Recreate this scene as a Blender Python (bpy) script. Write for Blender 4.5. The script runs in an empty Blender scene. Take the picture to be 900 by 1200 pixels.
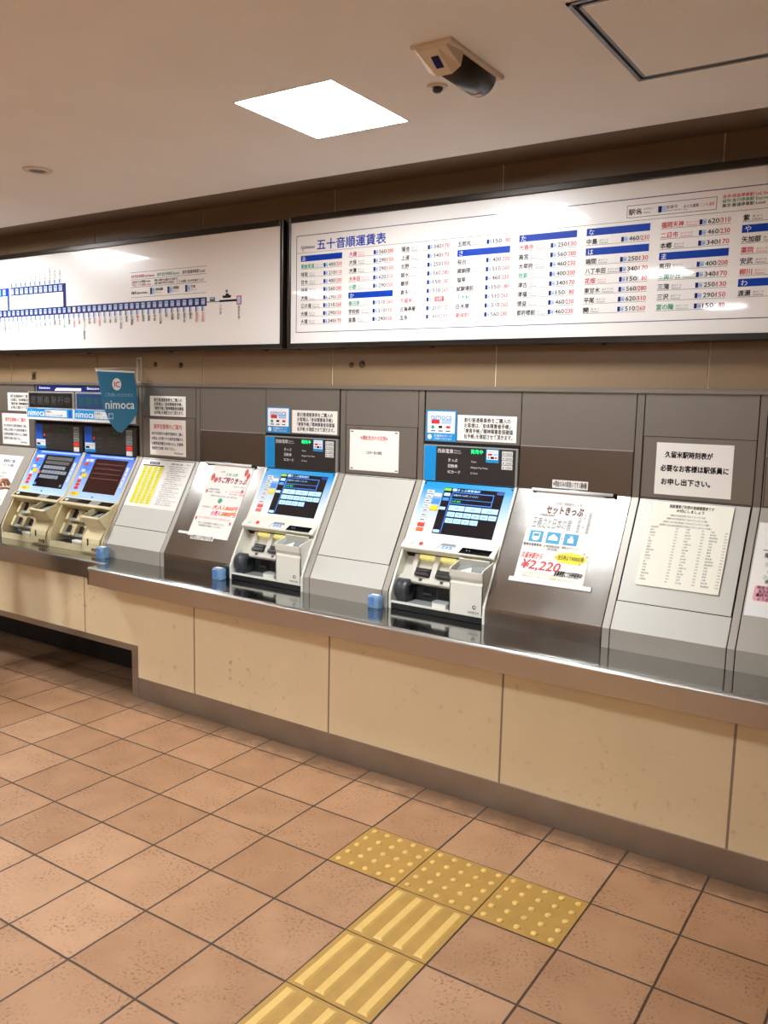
import bpy, bmesh, math, random
from mathutils import Vector, Matrix
random.seed(7)
SC = bpy.context.scene
COL = SC.collection
D = bpy.data

# ------------------------------------------------------------------ materials
def lin(c):
    return tuple(((v/255)/12.92 if v/255 <= 0.04045 else ((v/255+0.055)/1.055)**2.4) for v in c) + (1.0,)
MATS = {}
def mat(name, rgb, rough=0.5, metal=0.0, coat=0.0, emit=None, estr=0.0, noise=0.0, nscale=8.0, bump=0.0, bscale=200.0,
        stretch=None, rnoise=0.0, spec=0.5, alpha=1.0, trans=0.0):
    m = D.materials.new(name); m.use_nodes = True
    nt = m.node_tree; b = nt.nodes['Principled BSDF']
    c = lin(rgb)
    b.inputs['Base Color'].default_value = c
    b.inputs['Roughness'].default_value = rough
    b.inputs['Metallic'].default_value = metal
    b.inputs['Coat Weight'].default_value = coat
    b.inputs['Coat Roughness'].default_value = 0.04
    b.inputs['Specular IOR Level'].default_value = spec
    b.inputs['Transmission Weight'].default_value = trans
    if emit:
        b.inputs['Emission Color'].default_value = lin(emit); b.inputs['Emission Strength'].default_value = estr
    if noise or bump or rnoise:
        tc = nt.nodes.new('ShaderNodeTexCoord'); mp = nt.nodes.new('ShaderNodeMapping')
        nt.links.new(tc.outputs['Object'], mp.inputs['Vector'])
        if stretch: mp.inputs['Scale'].default_value = stretch
        nz = nt.nodes.new('ShaderNodeTexNoise'); nz.inputs['Scale'].default_value = nscale; nz.inputs['Detail'].default_value = 6
        nt.links.new(mp.outputs['Vector'], nz.inputs['Vector'])
        if noise:
            mx = nt.nodes.new('ShaderNodeMix'); mx.data_type = 'RGBA'
            mx.inputs['A'].default_value = tuple(v*(1-noise) for v in c[:3]) + (1,)
            mx.inputs['B'].default_value = tuple(min(1, v*(1+noise)) for v in c[:3]) + (1,)
            nt.links.new(nz.outputs['Fac'], mx.inputs['Factor']); nt.links.new(mx.outputs['Result'], b.inputs['Base Color'])
        if rnoise:
            mr = nt.nodes.new('ShaderNodeMapRange')
            mr.inputs['To Min'].default_value = max(0.02, rough-rnoise); mr.inputs['To Max'].default_value = rough+rnoise
            mr.inputs['From Min'].default_value = 0.3; mr.inputs['From Max'].default_value = 0.7
            nt.links.new(nz.outputs['Fac'], mr.inputs['Value']); nt.links.new(mr.outputs['Result'], b.inputs['Roughness'])
        if bump:
            n2 = nt.nodes.new('ShaderNodeTexNoise'); n2.inputs['Scale'].default_value = bscale; n2.inputs['Detail'].default_value = 3
            nt.links.new(mp.outputs['Vector'], n2.inputs['Vector'])
            bp = nt.nodes.new('ShaderNodeBump'); bp.inputs['Strength'].default_value = bump; bp.inputs['Distance'].default_value = 0.004
            nt.links.new(n2.outputs['Fac'], bp.inputs['Height']); nt.links.new(bp.outputs['Normal'], b.inputs['Normal'])
    MATS[name] = m
    return m

mat('plaster', (240, 237, 232), 0.9, noise=0.05, nscale=3, bump=0.5, bscale=160)
mat('coving', (128, 112, 98), 0.8, noise=0.06, nscale=4)
mat('cream_tile', (236, 217, 178), 0.42, noise=0.07, nscale=3)
mat('upper_tile', (136, 112, 82), 0.42, noise=0.07, nscale=3)
mat('joint_light', (226, 214, 190), 0.7)
mat('joint_brown', (150, 128, 106), 0.7)
mat('steel', (186, 180, 172), 0.30, 1.0, noise=0.02, nscale=3)
mat('steel_top', (170, 170, 168), 0.10, 1.0, noise=0.03, nscale=5, rnoise=0.02)
mat('steel_kick', (168, 160, 150), 0.45, 1.0, noise=0.25, nscale=6, rnoise=0.08)
mat('steel_slope', (156, 153, 148), 0.20, 1.0, noise=0.03, nscale=4, rnoise=0.04)
mat('steel_dark_reflect', (120, 108, 98), 0.36, 1.0, noise=0.03, nscale=4)  # stainless darkened: its reflection of the dark floor put into the colour
mat('panel_gray', (172, 166, 154), 0.42, 0.25, noise=0.04, nscale=5)
mat('panel_gray_lit', (200, 198, 188), 0.40, 0.1, noise=0.03, nscale=5)
mat('upper_gray', (128, 120, 110), 0.38, 0.5, noise=0.04, nscale=5)
mat('recess_shade', (34, 29, 26), 0.8)
mat('steel_edge', (190, 188, 184), 0.30, 1.0)
mat('gap', (14, 12, 11), 0.9)
mat('black', (16, 16, 17), 0.4)
mat('black_gloss', (10, 10, 12), 0.08, coat=0.5)
mat('frame_dark', (42, 34, 28), 0.28, 0.6)
mat('board_white', (242, 238, 233), 0.30, coat=0.6)
mat('ink', (16, 16, 18), 0.55, spec=0.2)
mat('ink_gray', (95, 95, 98), 0.5)
mat('ink_blue', (0, 58, 164), 0.5, spec=0.2)
mat('ink_navy', (14, 26, 96), 0.5, spec=0.2)
mat('ink_red', (205, 40, 48), 0.45)
mat('ink_green', (0, 150, 112), 0.45)
mat('ink_ltblue', (176, 200, 236), 0.45)
mat('ink_white', (244, 244, 244), 0.5)
mat('paper', (244, 240, 232), 0.6)
mat('paper_cream', (250, 247, 230), 0.6)
mat('paper_yellow', (238, 232, 40), 0.6)
mat('paper_pink', (244, 170, 190), 0.6)
mat('burst_yellow', (246, 226, 60), 0.6)
mat('ink_orange', (226, 96, 12), 0.5)
mat('ink_magenta', (226, 40, 120), 0.5)
mat('ink_crimson', (150, 20, 60), 0.5)
mat('ink_brown', (96, 30, 20), 0.5)
mat('ink_olive', (176, 166, 56), 0.5)
mat('icon_teal', (30, 150, 190), 0.5)
mat('rail_white', (240, 240, 238), 0.35)
mat('machine_white', (228, 226, 214), 0.42)
mat('machine_cream', (216, 202, 160), 0.42, noise=0.04, nscale=6)
mat('machine_cavity', (206, 202, 188), 0.5)
mat('bezel_silver', (176, 176, 174), 0.32, 0.6)
mat('display_dark', (44, 40, 40), 0.3)
mat('sky_blue', (0, 140, 208), 0.4)
mat('royal_blue', (70, 130, 226), 0.4)
mat('deep_blue', (16, 84, 190), 0.4)
mat('key_white', (226, 226, 222), 0.4)
mat('key_yellow', (250, 214, 20), 0.4)
mat('key_red', (226, 60, 50), 0.4)
mat('key_orange', (240, 110, 60), 0.4)
mat('key_blue', (70, 140, 230), 0.4)
mat('screen_off', (14, 14, 18), 0.10, coat=0.4, emit=(40, 40, 60), estr=0.15)
mat('screen_red', (30, 12, 12), 0.12, coat=0.4, emit=(120, 40, 40), estr=0.12)
mat('ui_light', (150, 190, 230), 0.3, emit=(160, 205, 250), estr=0.75)
mat('ui_gray', (120, 126, 136), 0.3, emit=(130, 140, 155), estr=0.25)
mat('ui_blue', (50, 120, 210), 0.3, emit=(60, 130, 230), estr=0.7)
mat('ui_green', (120, 170, 60), 0.3, emit=(130, 190, 70), estr=0.6)
mat('ui_navy', (20, 50, 130), 0.3, emit=(20, 60, 160), estr=0.4)
mat('ui_rose', (80, 40, 42), 0.3, emit=(150, 80, 80), estr=0.12)
mat('led_green', (20, 200, 110), 0.4, emit=(30, 255, 140), estr=1.2)
mat('led_dim', (26, 60, 34), 0.4, emit=(30, 150, 60), estr=0.25)
mat('led_gray', (86, 84, 82), 0.5)
mat('led_blue', (20, 60, 110), 0.4)
mat('guide_yellow', (238, 230, 140), 0.4, emit=(244, 236, 140), estr=0.5)
mat('slot_metal', (96, 96, 98), 0.3, 0.8)
mat('dark_plastic', (58, 60, 64), 0.35)
mat('gray_plastic', (138, 142, 140), 0.4)
mat('pennant_blue', (52, 122, 156), 0.55)
mat('bracket', (190, 176, 156), 0.4, 0.3)
mat('blue_plastic', (142, 184, 226), 0.25, trans=0.35)
mat('blue_plastic_dark', (84, 130, 190), 0.3)
mat('sensor_white', (222, 206, 186), 0.5)
mat('sensor_black', (34, 31, 28), 0.28)
mat('hatch_frame', (120, 118, 116), 0.4, 0.6)
mat('light_trim', (235, 228, 220), 0.5)
mat('diffuser', (255, 255, 255), 0.5, emit=(244, 250, 255), estr=82.0)
mat('tactile', (178, 138, 66), 0.6, noise=0.2, nscale=14, bump=0.2, bscale=250)
mat('tactile_top', (222, 184, 104), 0.55, noise=0.1, nscale=30)
mat('skin', (214, 160, 130), 0.5, noise=0.05, nscale=20)
mat('hair', (22, 18, 16), 0.4)
mat('coat_black', (20, 19, 22), 0.8, noise=0.1, nscale=60)
mat('trouser', (34, 36, 48), 0.85)
mat('shoe', (26, 22, 20), 0.35)
mat('screw', (110, 96, 78), 0.35, 0.9)
mat('room_wall', (188, 174, 156), 0.6, noise=0.04, nscale=2)
mat('strawberry', (220, 50, 44), 0.5)

def gradient_mat(name, top, bottom, s0, s1):
    """printed blue-to-white graphic on the touch panel, running up the slope (local z)"""
    m = mat(name, top, 0.38)
    nt = m.node_tree; b = nt.nodes['Principled BSDF']
    tc = nt.nodes.new('ShaderNodeTexCoord'); sp = nt.nodes.new('ShaderNodeSeparateXYZ')
    mr = nt.nodes.new('ShaderNodeMapRange'); mr.inputs['From Min'].default_value = s0; mr.inputs['From Max'].default_value = s1
    rp = nt.nodes.new('ShaderNodeValToRGB')
    rp.color_ramp.elements[0].color = lin(bottom); rp.color_ramp.elements[1].color = lin(top)
    nt.links.new(tc.outputs['Object'], sp.inputs[0]); nt.links.new(sp.outputs['Z'], mr.inputs['Value'])
    nt.links.new(mr.outputs['Result'], rp.inputs['Fac']); nt.links.new(rp.outputs['Color'], b.inputs['Base Color'])
gradient_mat('print_sky', (0, 146, 214), (222, 234, 236), 0.34, 0.54)
gradient_mat('print_royal', (40, 106, 226), (176, 208, 248), 0.30, 0.56)

def dirty_tile():
    m = MATS['cream_tile']; nt = m.node_tree; b = nt.nodes['Principled BSDF']
    old = b.inputs['Base Color'].links[0].from_socket
    tc = nt.nodes.new('ShaderNodeTexCoord')
    nz = nt.nodes.new('ShaderNodeTexNoise'); nz.inputs['Scale'].default_value = 22; nz.inputs['Detail'].default_value = 4
    n2 = nt.nodes.new('ShaderNodeTexNoise'); n2.inputs['Scale'].default_value = 2.2
    nt.links.new(tc.outputs['Object'], nz.inputs['Vector']); nt.links.new(tc.outputs['Object'], n2.inputs['Vector'])
    r1 = nt.nodes.new('ShaderNodeMapRange'); r1.inputs['From Min'].default_value = 0.60; r1.inputs['From Max'].default_value = 0.78
    r2 = nt.nodes.new('ShaderNodeMapRange'); r2.inputs['From Min'].default_value = 0.45; r2.inputs['From Max'].default_value = 0.7
    nt.links.new(nz.outputs['Fac'], r1.inputs['Value']); nt.links.new(n2.outputs['Fac'], r2.inputs['Value'])
    mu = nt.nodes.new('ShaderNodeMath'); mu.operation = 'MULTIPLY'
    nt.links.new(r1.outputs[0], mu.inputs[0]); nt.links.new(r2.outputs[0], mu.inputs[1])
    m2 = nt.nodes.new('ShaderNodeMath'); m2.operation = 'MULTIPLY'; m2.inputs[1].default_value = 0.75
    nt.links.new(mu.outputs[0], m2.inputs[0])
    mx = nt.nodes.new('ShaderNodeMix'); mx.data_type = 'RGBA'; mx.inputs['B'].default_value = lin((112, 88, 60))
    nt.links.new(old, mx.inputs['A']); nt.links.new(m2.outputs[0], mx.inputs['Factor'])
    nt.links.new(mx.outputs['Result'], b.inputs['Base Color'])
dirty_tile()

TILE = 0.30659
def floor_mat():
    m = D.materials.new('floor_tiles'); m.use_nodes = True; MATS['floor_tiles'] = m
    nt = m.node_tree; N = nt.nodes; L = nt.links; b = N['Principled BSDF']
    def nd(t, **k):
        n = N.new(t)
        for a, v in k.items(): setattr(n, a, v)
        return n
    def mth(op, a, bb=None):
        n = nd('ShaderNodeMath', operation=op)
        for i, v in enumerate((a, bb)):
            if v is None: continue
            if isinstance(v, (int, float)): n.inputs[i].default_value = v
            else: L.new(v, n.inputs[i])
        return n.outputs[0]
    tc = nd('ShaderNodeTexCoord'); sp = nd('ShaderNodeSeparateXYZ')
    # slight wobble so the grout lines are not ruler-straight
    wz = nd('ShaderNodeTexNoise'); wz.inputs['Scale'].default_value = 9; wz.inputs['Detail'].default_value = 4
    L.new(tc.outputs['Object'], wz.inputs['Vector'])
    wv = nd('ShaderNodeVectorMath', operation='MULTIPLY_ADD'); wv.inputs[1].default_value = (0.005,)*3
    L.new(wz.outputs['Color'], wv.inputs[0]); L.new(tc.outputs['Object'], wv.inputs[2])
    off = nd('ShaderNodeVectorMath', operation='ADD'); off.inputs[1].default_value = (-0.0025, -0.0025, 0)
    L.new(wv.outputs[0], off.inputs[0]); L.new(off.outputs[0], sp.inputs[0])
    u = mth('DIVIDE', sp.outputs['X'], TILE); v = mth('DIVIDE', sp.outputs['Y'], TILE)
    def edge(w):
        f = mth('FRACT', w); g = mth('SUBTRACT', 1.0, f); return mth('MINIMUM', f, g)
    e = mth('MINIMUM', edge(u), edge(v))
    gr = nd('ShaderNodeMapRange'); gr.inputs['From Min'].default_value = 0.009; gr.inputs['From Max'].default_value = 0.017
    L.new(e, gr.inputs['Value'])
    cb = nd('ShaderNodeCombineXYZ'); L.new(mth('FLOOR', u), cb.inputs[0]); L.new(mth('FLOOR', v), cb.inputs[1])
    wn = nd('ShaderNodeTexWhiteNoise'); L.new(cb.outputs[0], wn.inputs['Vector'])
    n1 = nd('ShaderNodeTexNoise'); n1.inputs['Scale'].default_value = 5; n1.inputs['Detail'].default_value = 5
    n2 = nd('ShaderNodeTexNoise'); n2.inputs['Scale'].default_value = 90; n2.inputs['Detail'].default_value = 5
    for n in (n1, n2): L.new(tc.outputs['Object'], n.inputs['Vector'])
    base = nd('ShaderNodeMix', data_type='RGBA'); base.inputs['A'].default_value = lin((144, 101, 65)); base.inputs['B'].default_value = lin((200, 158, 121))
    L.new(mth('ADD', mth('MULTIPLY', wn.outputs['Value'], 0.35), mth('MULTIPLY', n1.outputs['Fac'], 0.65)), base.inputs['Factor'])
    spk = nd('ShaderNodeMapRange'); spk.inputs['From Min'].default_value = 0.53; spk.inputs['From Max'].default_value = 0.68
    L.new(n2.outputs['Fac'], spk.inputs['Value'])
    n3 = nd('ShaderNodeTexNoise'); n3.inputs['Scale'].default_value = 7; L.new(tc.outputs['Object'], n3.inputs['Vector'])
    sm = nd('ShaderNodeMapRange'); sm.inputs['From Min'].default_value = 0.38; sm.inputs['From Max'].default_value = 0.62
    L.new(n3.outputs['Fac'], sm.inputs['Value'])
    mx = nd('ShaderNodeMix', data_type='RGBA'); mx.inputs['B'].default_value = lin((104, 66, 42))
    L.new(mth('MULTIPLY', mth('MULTIPLY', spk.outputs[0], sm.outputs[0]), 0.75), mx.inputs['Factor']); L.new(base.outputs['Result'], mx.inputs['A'])
    # darker brown with a ragged edge, from the last cut row to the wall
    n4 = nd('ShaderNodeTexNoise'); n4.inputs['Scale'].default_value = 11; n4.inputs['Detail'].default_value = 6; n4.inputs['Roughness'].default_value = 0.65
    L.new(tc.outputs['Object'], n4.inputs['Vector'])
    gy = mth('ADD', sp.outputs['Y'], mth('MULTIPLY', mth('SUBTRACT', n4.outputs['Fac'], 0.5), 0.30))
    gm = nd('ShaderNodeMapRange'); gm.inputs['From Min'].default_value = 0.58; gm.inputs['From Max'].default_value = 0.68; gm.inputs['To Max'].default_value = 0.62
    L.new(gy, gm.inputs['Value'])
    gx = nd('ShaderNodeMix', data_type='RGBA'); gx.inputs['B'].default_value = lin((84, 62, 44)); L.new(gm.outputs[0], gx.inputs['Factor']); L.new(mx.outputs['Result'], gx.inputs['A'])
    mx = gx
    m2 = nd('ShaderNodeMix', data_type='RGBA'); m2.inputs['A'].default_value = lin((66, 48, 36))
    L.new(gr.outputs[0], m2.inputs['Factor']); L.new(mx.outputs['Result'], m2.inputs['B'])
    L.new(m2.outputs['Result'], b.inputs['Base Color'])
    b.inputs['Roughness'].default_value = 0.55
    hh = mth('ADD', gr.outputs[0], mth('MULTIPLY', n2.outputs['Fac'], 0.25))
    bp = nd('ShaderNodeBump'); bp.inputs['Strength'].default_value = 0.5; bp.inputs['Distance'].default_value = 0.003
    L.new(hh, bp.inputs['Height']); L.new(bp.outputs['Normal'], b.inputs['Normal'])
floor_mat()

# ------------------------------------------------------------------ geometry helpers
FZ = -0.03733                        # floor level while building; the whole place is lifted at the end so the floor is z = 0
SY, SZ = 0.498, 0.8672               # unit vector up the slope of the console fronts
def W(y):                            # a vertical plane facing the room: (right, up, out of the wall)
    return lambda u, v, h=0.0: Vector((u, y-h, v))
def SL(u, v, h=0.0):                 # the sloped console front: (right, up the slope, out of it)
    return Vector((u, 0.92+v*SY-h*SZ, 0.803+v*SZ+h*SY))
def FL(u, v, h=0.0): return Vector((u, v, FZ+h))
def CE(z):                           # a plane facing down: (right, towards the wall, downwards)
    return lambda u, v, h=0.0: Vector((u, v, z-h))
def XP(x):                           # plane x = const: (towards wall, up, to the right)
    return lambda u, v, h=0.0: Vector((x+h, u, v))

_tc = D.curves.new('type', 'FONT'); _to = D.objects.new('type', _tc); _cache = {}
def glyphs(s, bold=0.0):
    k = (s, bold)
    if k not in _cache:
        _tc.body = s; _tc.offset = bold; _tc.resolution_u = 2; _tc.size = 1.0
        me = D.meshes.new_from_object(_to)
        vs = [(v.co.x, v.co.y) for v in me.vertices]; fs = [tuple(p.vertices) for p in me.polygons]
        D.meshes.remove(me)
        if not vs: vs = [(0, 0)]
        x0 = min(v[0] for v in vs); x1 = max(v[0] for v in vs); y0 = min(v[1] for v in vs); y1 = max(v[1] for v in vs)
        _cache[k] = (vs, fs, x0, x1, y0, y1)
    return _cache[k]

BOLD = ((0, 0), (-1, 0), (1, 0), (0, 1), (0, -1))
class MB:
    def __init__(s): s.v = []; s.f = []; s.m = []; s.sm = []; s.mats = []
    def mi(s, name):
        if name not in s.mats: s.mats.append(name)
        return s.mats.index(name)
    def add(s, vs, fs, m, smooth=False):
        o = len(s.v); i = s.mi(m)
        s.v += [Vector(v) for v in vs]
        for f in fs: s.f.append([o+k for k in f]); s.m.append(i); s.sm.append(smooth)
        return s
    def quad(s, F, u0, u1, v0, v1, m, h=0.0):
        return s.add([F(u0, v0, h), F(u1, v0, h), F(u1, v1, h), F(u0, v1, h)], [(0, 1, 2, 3)], m)
    def poly(s, F, pts, m, h=0.0):
        return s.add([F(a, b, h) for a, b in pts], [tuple(range(len(pts)))], m)
    def box(s, F, u0, u1, v0, v1, h0, h1, m, c=0.0, side=None):
        """slab on frame F; c chamfers the outer rim; side: another material for the edges"""
        lo = [(u0, v0), (u1, v0), (u1, v1), (u0, v1)]
        if c > 0:
            vs = [F(a, b, h0) for a, b in lo] + [F(a, b, h1-c) for a, b in lo] + [F(a+(c if a == u0 else -c), b+(c if b == v0 else -c), h1) for a, b in lo]
            fs = [(3, 2, 1, 0), (8, 9, 10, 11)]
            sd = []
            for k in range(4):
                n = (k+1) % 4; sd += [(k, n, n+4, k+4), (k+4, n+4, n+8, k+8)]
        else:
            vs = [F(a, b, h0) for a, b in lo] + [F(a, b, h1) for a, b in lo]
            fs = [(3, 2, 1, 0), (4, 5, 6, 7)]; sd = [(k, (k+1) % 4, (k+1) % 4+4, k+4) for k in range(4)]
        if side:
            s.add(vs, fs, m); s.add(vs, sd, side)
        else: s.add(vs, fs+sd, m)
        return s
    def prism(s, x0, x1, prof, m):
        """profile of (y, z) points pushed along x"""
        n = len(prof)
        vs = [Vector((x0, y, z)) for y, z in prof] + [Vector((x1, y, z)) for y, z in prof]
        fs = [tuple(range(n)), tuple(range(2*n-1, n-1, -1))] + [(k, k+n, (k+1) % n+n, (k+1) % n) for k in range(n)]
        return s.add(vs, fs, m)
    def extrude(s, F, pts, h0, h1, m):
        n = len(pts)
        vs = [F(a, b, h0) for a, b in pts] + [F(a, b, h1) for a, b in pts]
        return s.add(vs, [tuple(range(n))[::-1], tuple(range(n, 2*n))] + [(k, (k+1) % n, (k+1) % n+n, k+n) for k in range(n)], m)
    def lathe(s, F, cu, cv, prof, m, n=24, smooth=True):
        """prof of (radius, height out of the plane)"""
        vs = []; fs = []
        for r, h in prof:
            for k in range(n):
                a = 2*math.pi*k/n; vs.append(F(cu+r*math.cos(a), cv+r*math.sin(a), h))
        for j in range(len(prof)-1):
            for k in range(n):
                q = (k+1) % n; fs.append((j*n+k, j*n+q, (j+1)*n+q, (j+1)*n+k))
        fs.append(tuple(range((len(prof)-1)*n, len(prof)*n))); fs.append(tuple(range(n))[::-1])
        return s.add(vs, fs, m, smooth)
    def disc(s, F, cu, cv, r, m, h=0.0, n=24, rv=None):
        rv = rv or r
        return s.poly(F, [(cu+r*math.cos(2*math.pi*k/n), cv+rv*math.sin(2*math.pi*k/n)) for k in range(n)], m, h)
    def tube(s, pts, r, m, n=10):
        pts = [Vector(p) for p in pts]; vs = []; fs = []
        for i, p in enumerate(pts):
            d = (pts[min(i+1, len(pts)-1)]-pts[max(i-1, 0)]).normalized()
            a = d.orthogonal().normalized(); b = d.cross(a)
            for k in range(n):
                t = 2*math.pi*k/n; vs.append(p+a*math.cos(t)*r+b*math.sin(t)*r)
        for j in range(len(pts)-1):
            for k in range(n):
                q = (k+1) % n; fs.append((j*n+k, j*n+q, (j+1)*n+q, (j+1)*n+k))
        fs += [tuple(range(n))[::-1], tuple(range((len(pts)-1)*n, len(pts)*n))]
        return s.add(vs, fs, m, True)
    def text(s, F, t, u, v, size, m, h=0.0, width=None, align='L', bold=0.0, slant=0.0):
        """size: height of a full-width character; (u, v): left/centre/right end of the base line"""
        vs, fs, x0, x1, y0, y1 = glyphs(t)
        k = size/0.95; kx = k
        if width: kx = width/max(1e-6, x1-x0)
        w = (x1-x0)*kx
        o = {'L': 0, 'C': -w/2, 'R': -w}[align]
        for i, (dx, dy) in enumerate(BOLD[:5] if bold else BOLD[:1]):
            s.add([F(u+o+(a-x0+dx*bold*1.7)*kx+slant*b*k, v+(b+dy*bold*1.7)*k+0.1*k, h+.00004*i) for a, b in vs], fs, m)
        return s
    def textbox(s, F, t, u0, u1, v0, v1, m, h=0.0, bold=0.0, slant=0.0):
        vs, fs, x0, x1, y0, y1 = glyphs(t)
        for i, (dx, dy) in enumerate(BOLD[:5] if bold else BOLD[:1]):
            s.add([F(u0+(a-x0+dx*bold*1.7)/(x1-x0)*(u1-u0)+slant*(b-y0)/(y1-y0)*(v1-v0), v0+(b-y0+dy*bold*1.7)/(y1-y0)*(v1-v0), h+.00004*i) for a, b in vs], fs, m)
        return s
    def vtext(s, F, t, u, v, size, m, h=0.0, step=None, bold=0.0):
        """characters stacked downwards from (u, v) = top centre"""
        for k, ch in enumerate(t):
            vs, fs, x0, x1, y0, y1 = glyphs(ch, 0.0)
            kk = size/0.95; cx = (x0+x1)/2
            for i, (dx, dy) in enumerate(BOLD[:3] if bold else BOLD[:1]):
                s.add([F(u+(a-cx+dx*bold)*kk, v-(k+1)*(step or size)+b*kk+0.1*kk, h+.00004*i) for a, b in vs], fs, m)
    def build(s, name, parent=None, bevel=0.0):
        me = D.meshes.new(name)
        o = D.objects.new(name, me); COL.objects.link(o)
        if parent is None:
            lo = Vector([min(v[k] for v in s.v) for k in range(3)]); hi = Vector([max(v[k] for v in s.v) for k in range(3)])
            c = Vector(((lo.x+hi.x)/2, (lo.y+hi.y)/2, lo.z)); o.location = c
        else:
            c = Vector(WL[parent.name]); o.parent = parent
        WL[o.name] = c
        me.from_pydata([v-c for v in s.v], [], s.f); me.update()
        for m in s.mats: me.materials.append(MATS[m])
        for p, i, sm in zip(me.polygons, s.m, s.sm): p.material_index = i; p.use_smooth = sm
        bm = bmesh.new(); bm.from_mesh(me); bmesh.ops.recalc_face_normals(bm, faces=bm.faces); bm.to_mesh(me); bm.free()
        if bevel:
            md = o.modifiers.new('Bevel', 'BEVEL'); md.width = bevel; md.segments = 2; md.limit_method = 'ANGLE'; md.angle_limit = math.radians(40)
            md.harden_normals = False
        return o
WL = {}
def tag(o, label, cat, group=None):
    o['label'] = label; o['category'] = cat
    if group: o['group'] = group
    return o
def thing(name, label, cat, loc, group=None):
    o = D.objects.new(name, None); COL.objects.link(o); o.location = loc; WL[o.name] = Vector(loc)
    o.empty_display_size = 0.05
    return tag(o, label, cat, group)
def structure(o): o['kind'] = 'structure'; return o

# ------------------------------------------------------------------ room shell
XL, XR, YN, YW = -6.2, 4.6, -7.2, 1.21
ROT = math.radians(0.2778); GO = Vector((-0.03909, 0.0519, FZ))      # floor grid origin and turn
me = D.meshes.new('floor'); o = D.objects.new('floor', me); COL.objects.link(o)
cr, sr = math.cos(ROT), math.sin(ROT)
pts = [(XL, YN), (XR, YN), (XR, YW+0.12), (XL, YW+0.12)]
loc = [((x-GO.x)*cr+(y-GO.y)*sr, -(x-GO.x)*sr+(y-GO.y)*cr) for x, y in pts]
me.from_pydata([(a, b, 0) for a, b in loc]+[(a, b, -0.1) for a, b in loc], [], [(0, 1, 2, 3), (7, 6, 5, 4), (0, 4, 5, 1), (1, 5, 6, 2), (2, 6, 7, 3), (3, 7, 4, 0)])
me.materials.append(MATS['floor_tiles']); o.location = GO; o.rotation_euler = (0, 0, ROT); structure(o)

ZC, ZR = 2.70, 2.742
LIGHTS = [(-0.168, 0.140), (-3.5, 0.30), (-0.168, -2.15), (-3.5, -2.15), (-0.25, -4.7), (-3.6, -4.7)]
LW, LD = 0.214, 0.236
# ceiling slab with an opening for each lamp and for the access hatch; its edge is rounded where it meets the recess along the wall
holes = [(x-LW, x+LW, y-LD, y+LD) for x, y in LIGHTS]
mb = MB()
xs = sorted({XL, XR, *[h[0] for h in holes], *[h[1] for h in holes]}); ys = sorted({YN, 0.845, *[h[2] for h in holes], *[h[3] for h in holes]})
for a, b in zip(xs, xs[1:]):
    for c, d in zip(ys, ys[1:]):
        if any(h[0]-1e-6 <= a and b <= h[1]+1e-6 and h[2]-1e-6 <= c and d <= h[3]+1e-6 for h in holes): continue
        mb.add([(a, c, ZC), (b, c, ZC), (b, d, ZC), (a, d, ZC)], [(0, 1, 2, 3)], 'plaster')
edge = [(0.845, ZC), (0.858, ZC+0.003), (0.868, ZC+0.010), (0.874, ZC+0.020), (0.875, ZR)]
vs = []
for y, z in edge: vs += [(XL, y, z), (XR, y, z)]
mb.add(vs, [(2*k, 2*k+1, 2*k+3, 2*k+2) for k in range(len(edge)-1)], 'plaster', True)
mb.add([(XL, YN, ZR+0.12), (XR, YN, ZR+0.12), (XR, YW+0.1, ZR+0.12), (XL, YW+0.1, ZR+0.12)], [(0, 1, 2, 3)], 'plaster')
structure(mb.build('ceiling'))
mb = MB().box(CE(ZR), XL, XR, 0.87, YW, -0.02, 0.0, 'coving')
structure(mb.build('trim_1'))

# tiled wall above the consoles: tiles with real joints
mb = MB(); F = W(YW)
mb.box(F, XL, XR, 1.746, ZR+0.12, -0.10, -0.004, 'joint_light')
jx = [0.016+0.939*k for k in range(-7, 6)]
edges = [XL]+[x for x in jx if XL < x < XR]+[XR]
for a, b in zip(edges, edges[1:]):
    for v0, v1 in ((1.766, 2.742),):
        mb.box(F, a+0.003, b-0.003, v0, v1, -0.01, 0.0, 'upper_tile')
structure(mb.build('wall_back'))
structure(MB().box(W(1.335), XL, XR, FZ, 1.745, -0.1, 0, 'room_wall').build('wall_back'))
structure(MB().box(XP(XL), YN, YW, FZ, ZR+.12, -0.1, 0.0, 'room_wall').build('wall_left'))
structure(MB().box(XP(XR), YN, YW, FZ, ZR+.12, 0.0, 0.1, 'room_wall').build('wall_right'))
structure(MB().box(lambda u, v, h=0: Vector((u, YN-h, v)), XL, XR, FZ, ZR+.12, 0.0, 0.1, 'room_wall').build('wall_front'))
mb = MB().box(F, XL, XR, 1.745, 1.766, 0.0, 0.012, 'upper_gray', 0.002)
structure(mb.build('trim_2'))

# ------------------------------------------------------------------ ceiling fittings
lamp_labels = ['bright square ceiling lamp in front of the two fare boards, left of the sensor',
               'square ceiling lamp near the left end of the route board',
               'square ceiling lamp in the second row, behind the camera', 'square ceiling lamp in the second row, far left',
               'square ceiling lamp in the rear row, middle',
               'square ceiling lamp in the rear row, far left']
for (x, y), lb in zip(LIGHTS, lamp_labels):
    t = thing('ceiling_lamp', lb, 'lamp', (x, y, ZC+0.03), 'square recessed ceiling lamps')
    C_ = CE(ZC); m = MB()
    for u0, u1, v0, v1 in ((x-LW, x-LW+.006, y-LD, y+LD), (x+LW-.006, x+LW, y-LD, y+LD), (x-LW, x+LW, y-LD, y-LD+.006), (x-LW, x+LW, y+LD-.006, y+LD)):
        m.box(C_, u0, u1, v0, v1, -0.03, 0.001, 'light_trim')
    m.build('housing', t)
    MB().box(C_, x-LW+.007, x+LW-.007, y-LD+.007, y+LD-.007, -0.03, -0.012, 'diffuser').build('diffuser', t)

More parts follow.
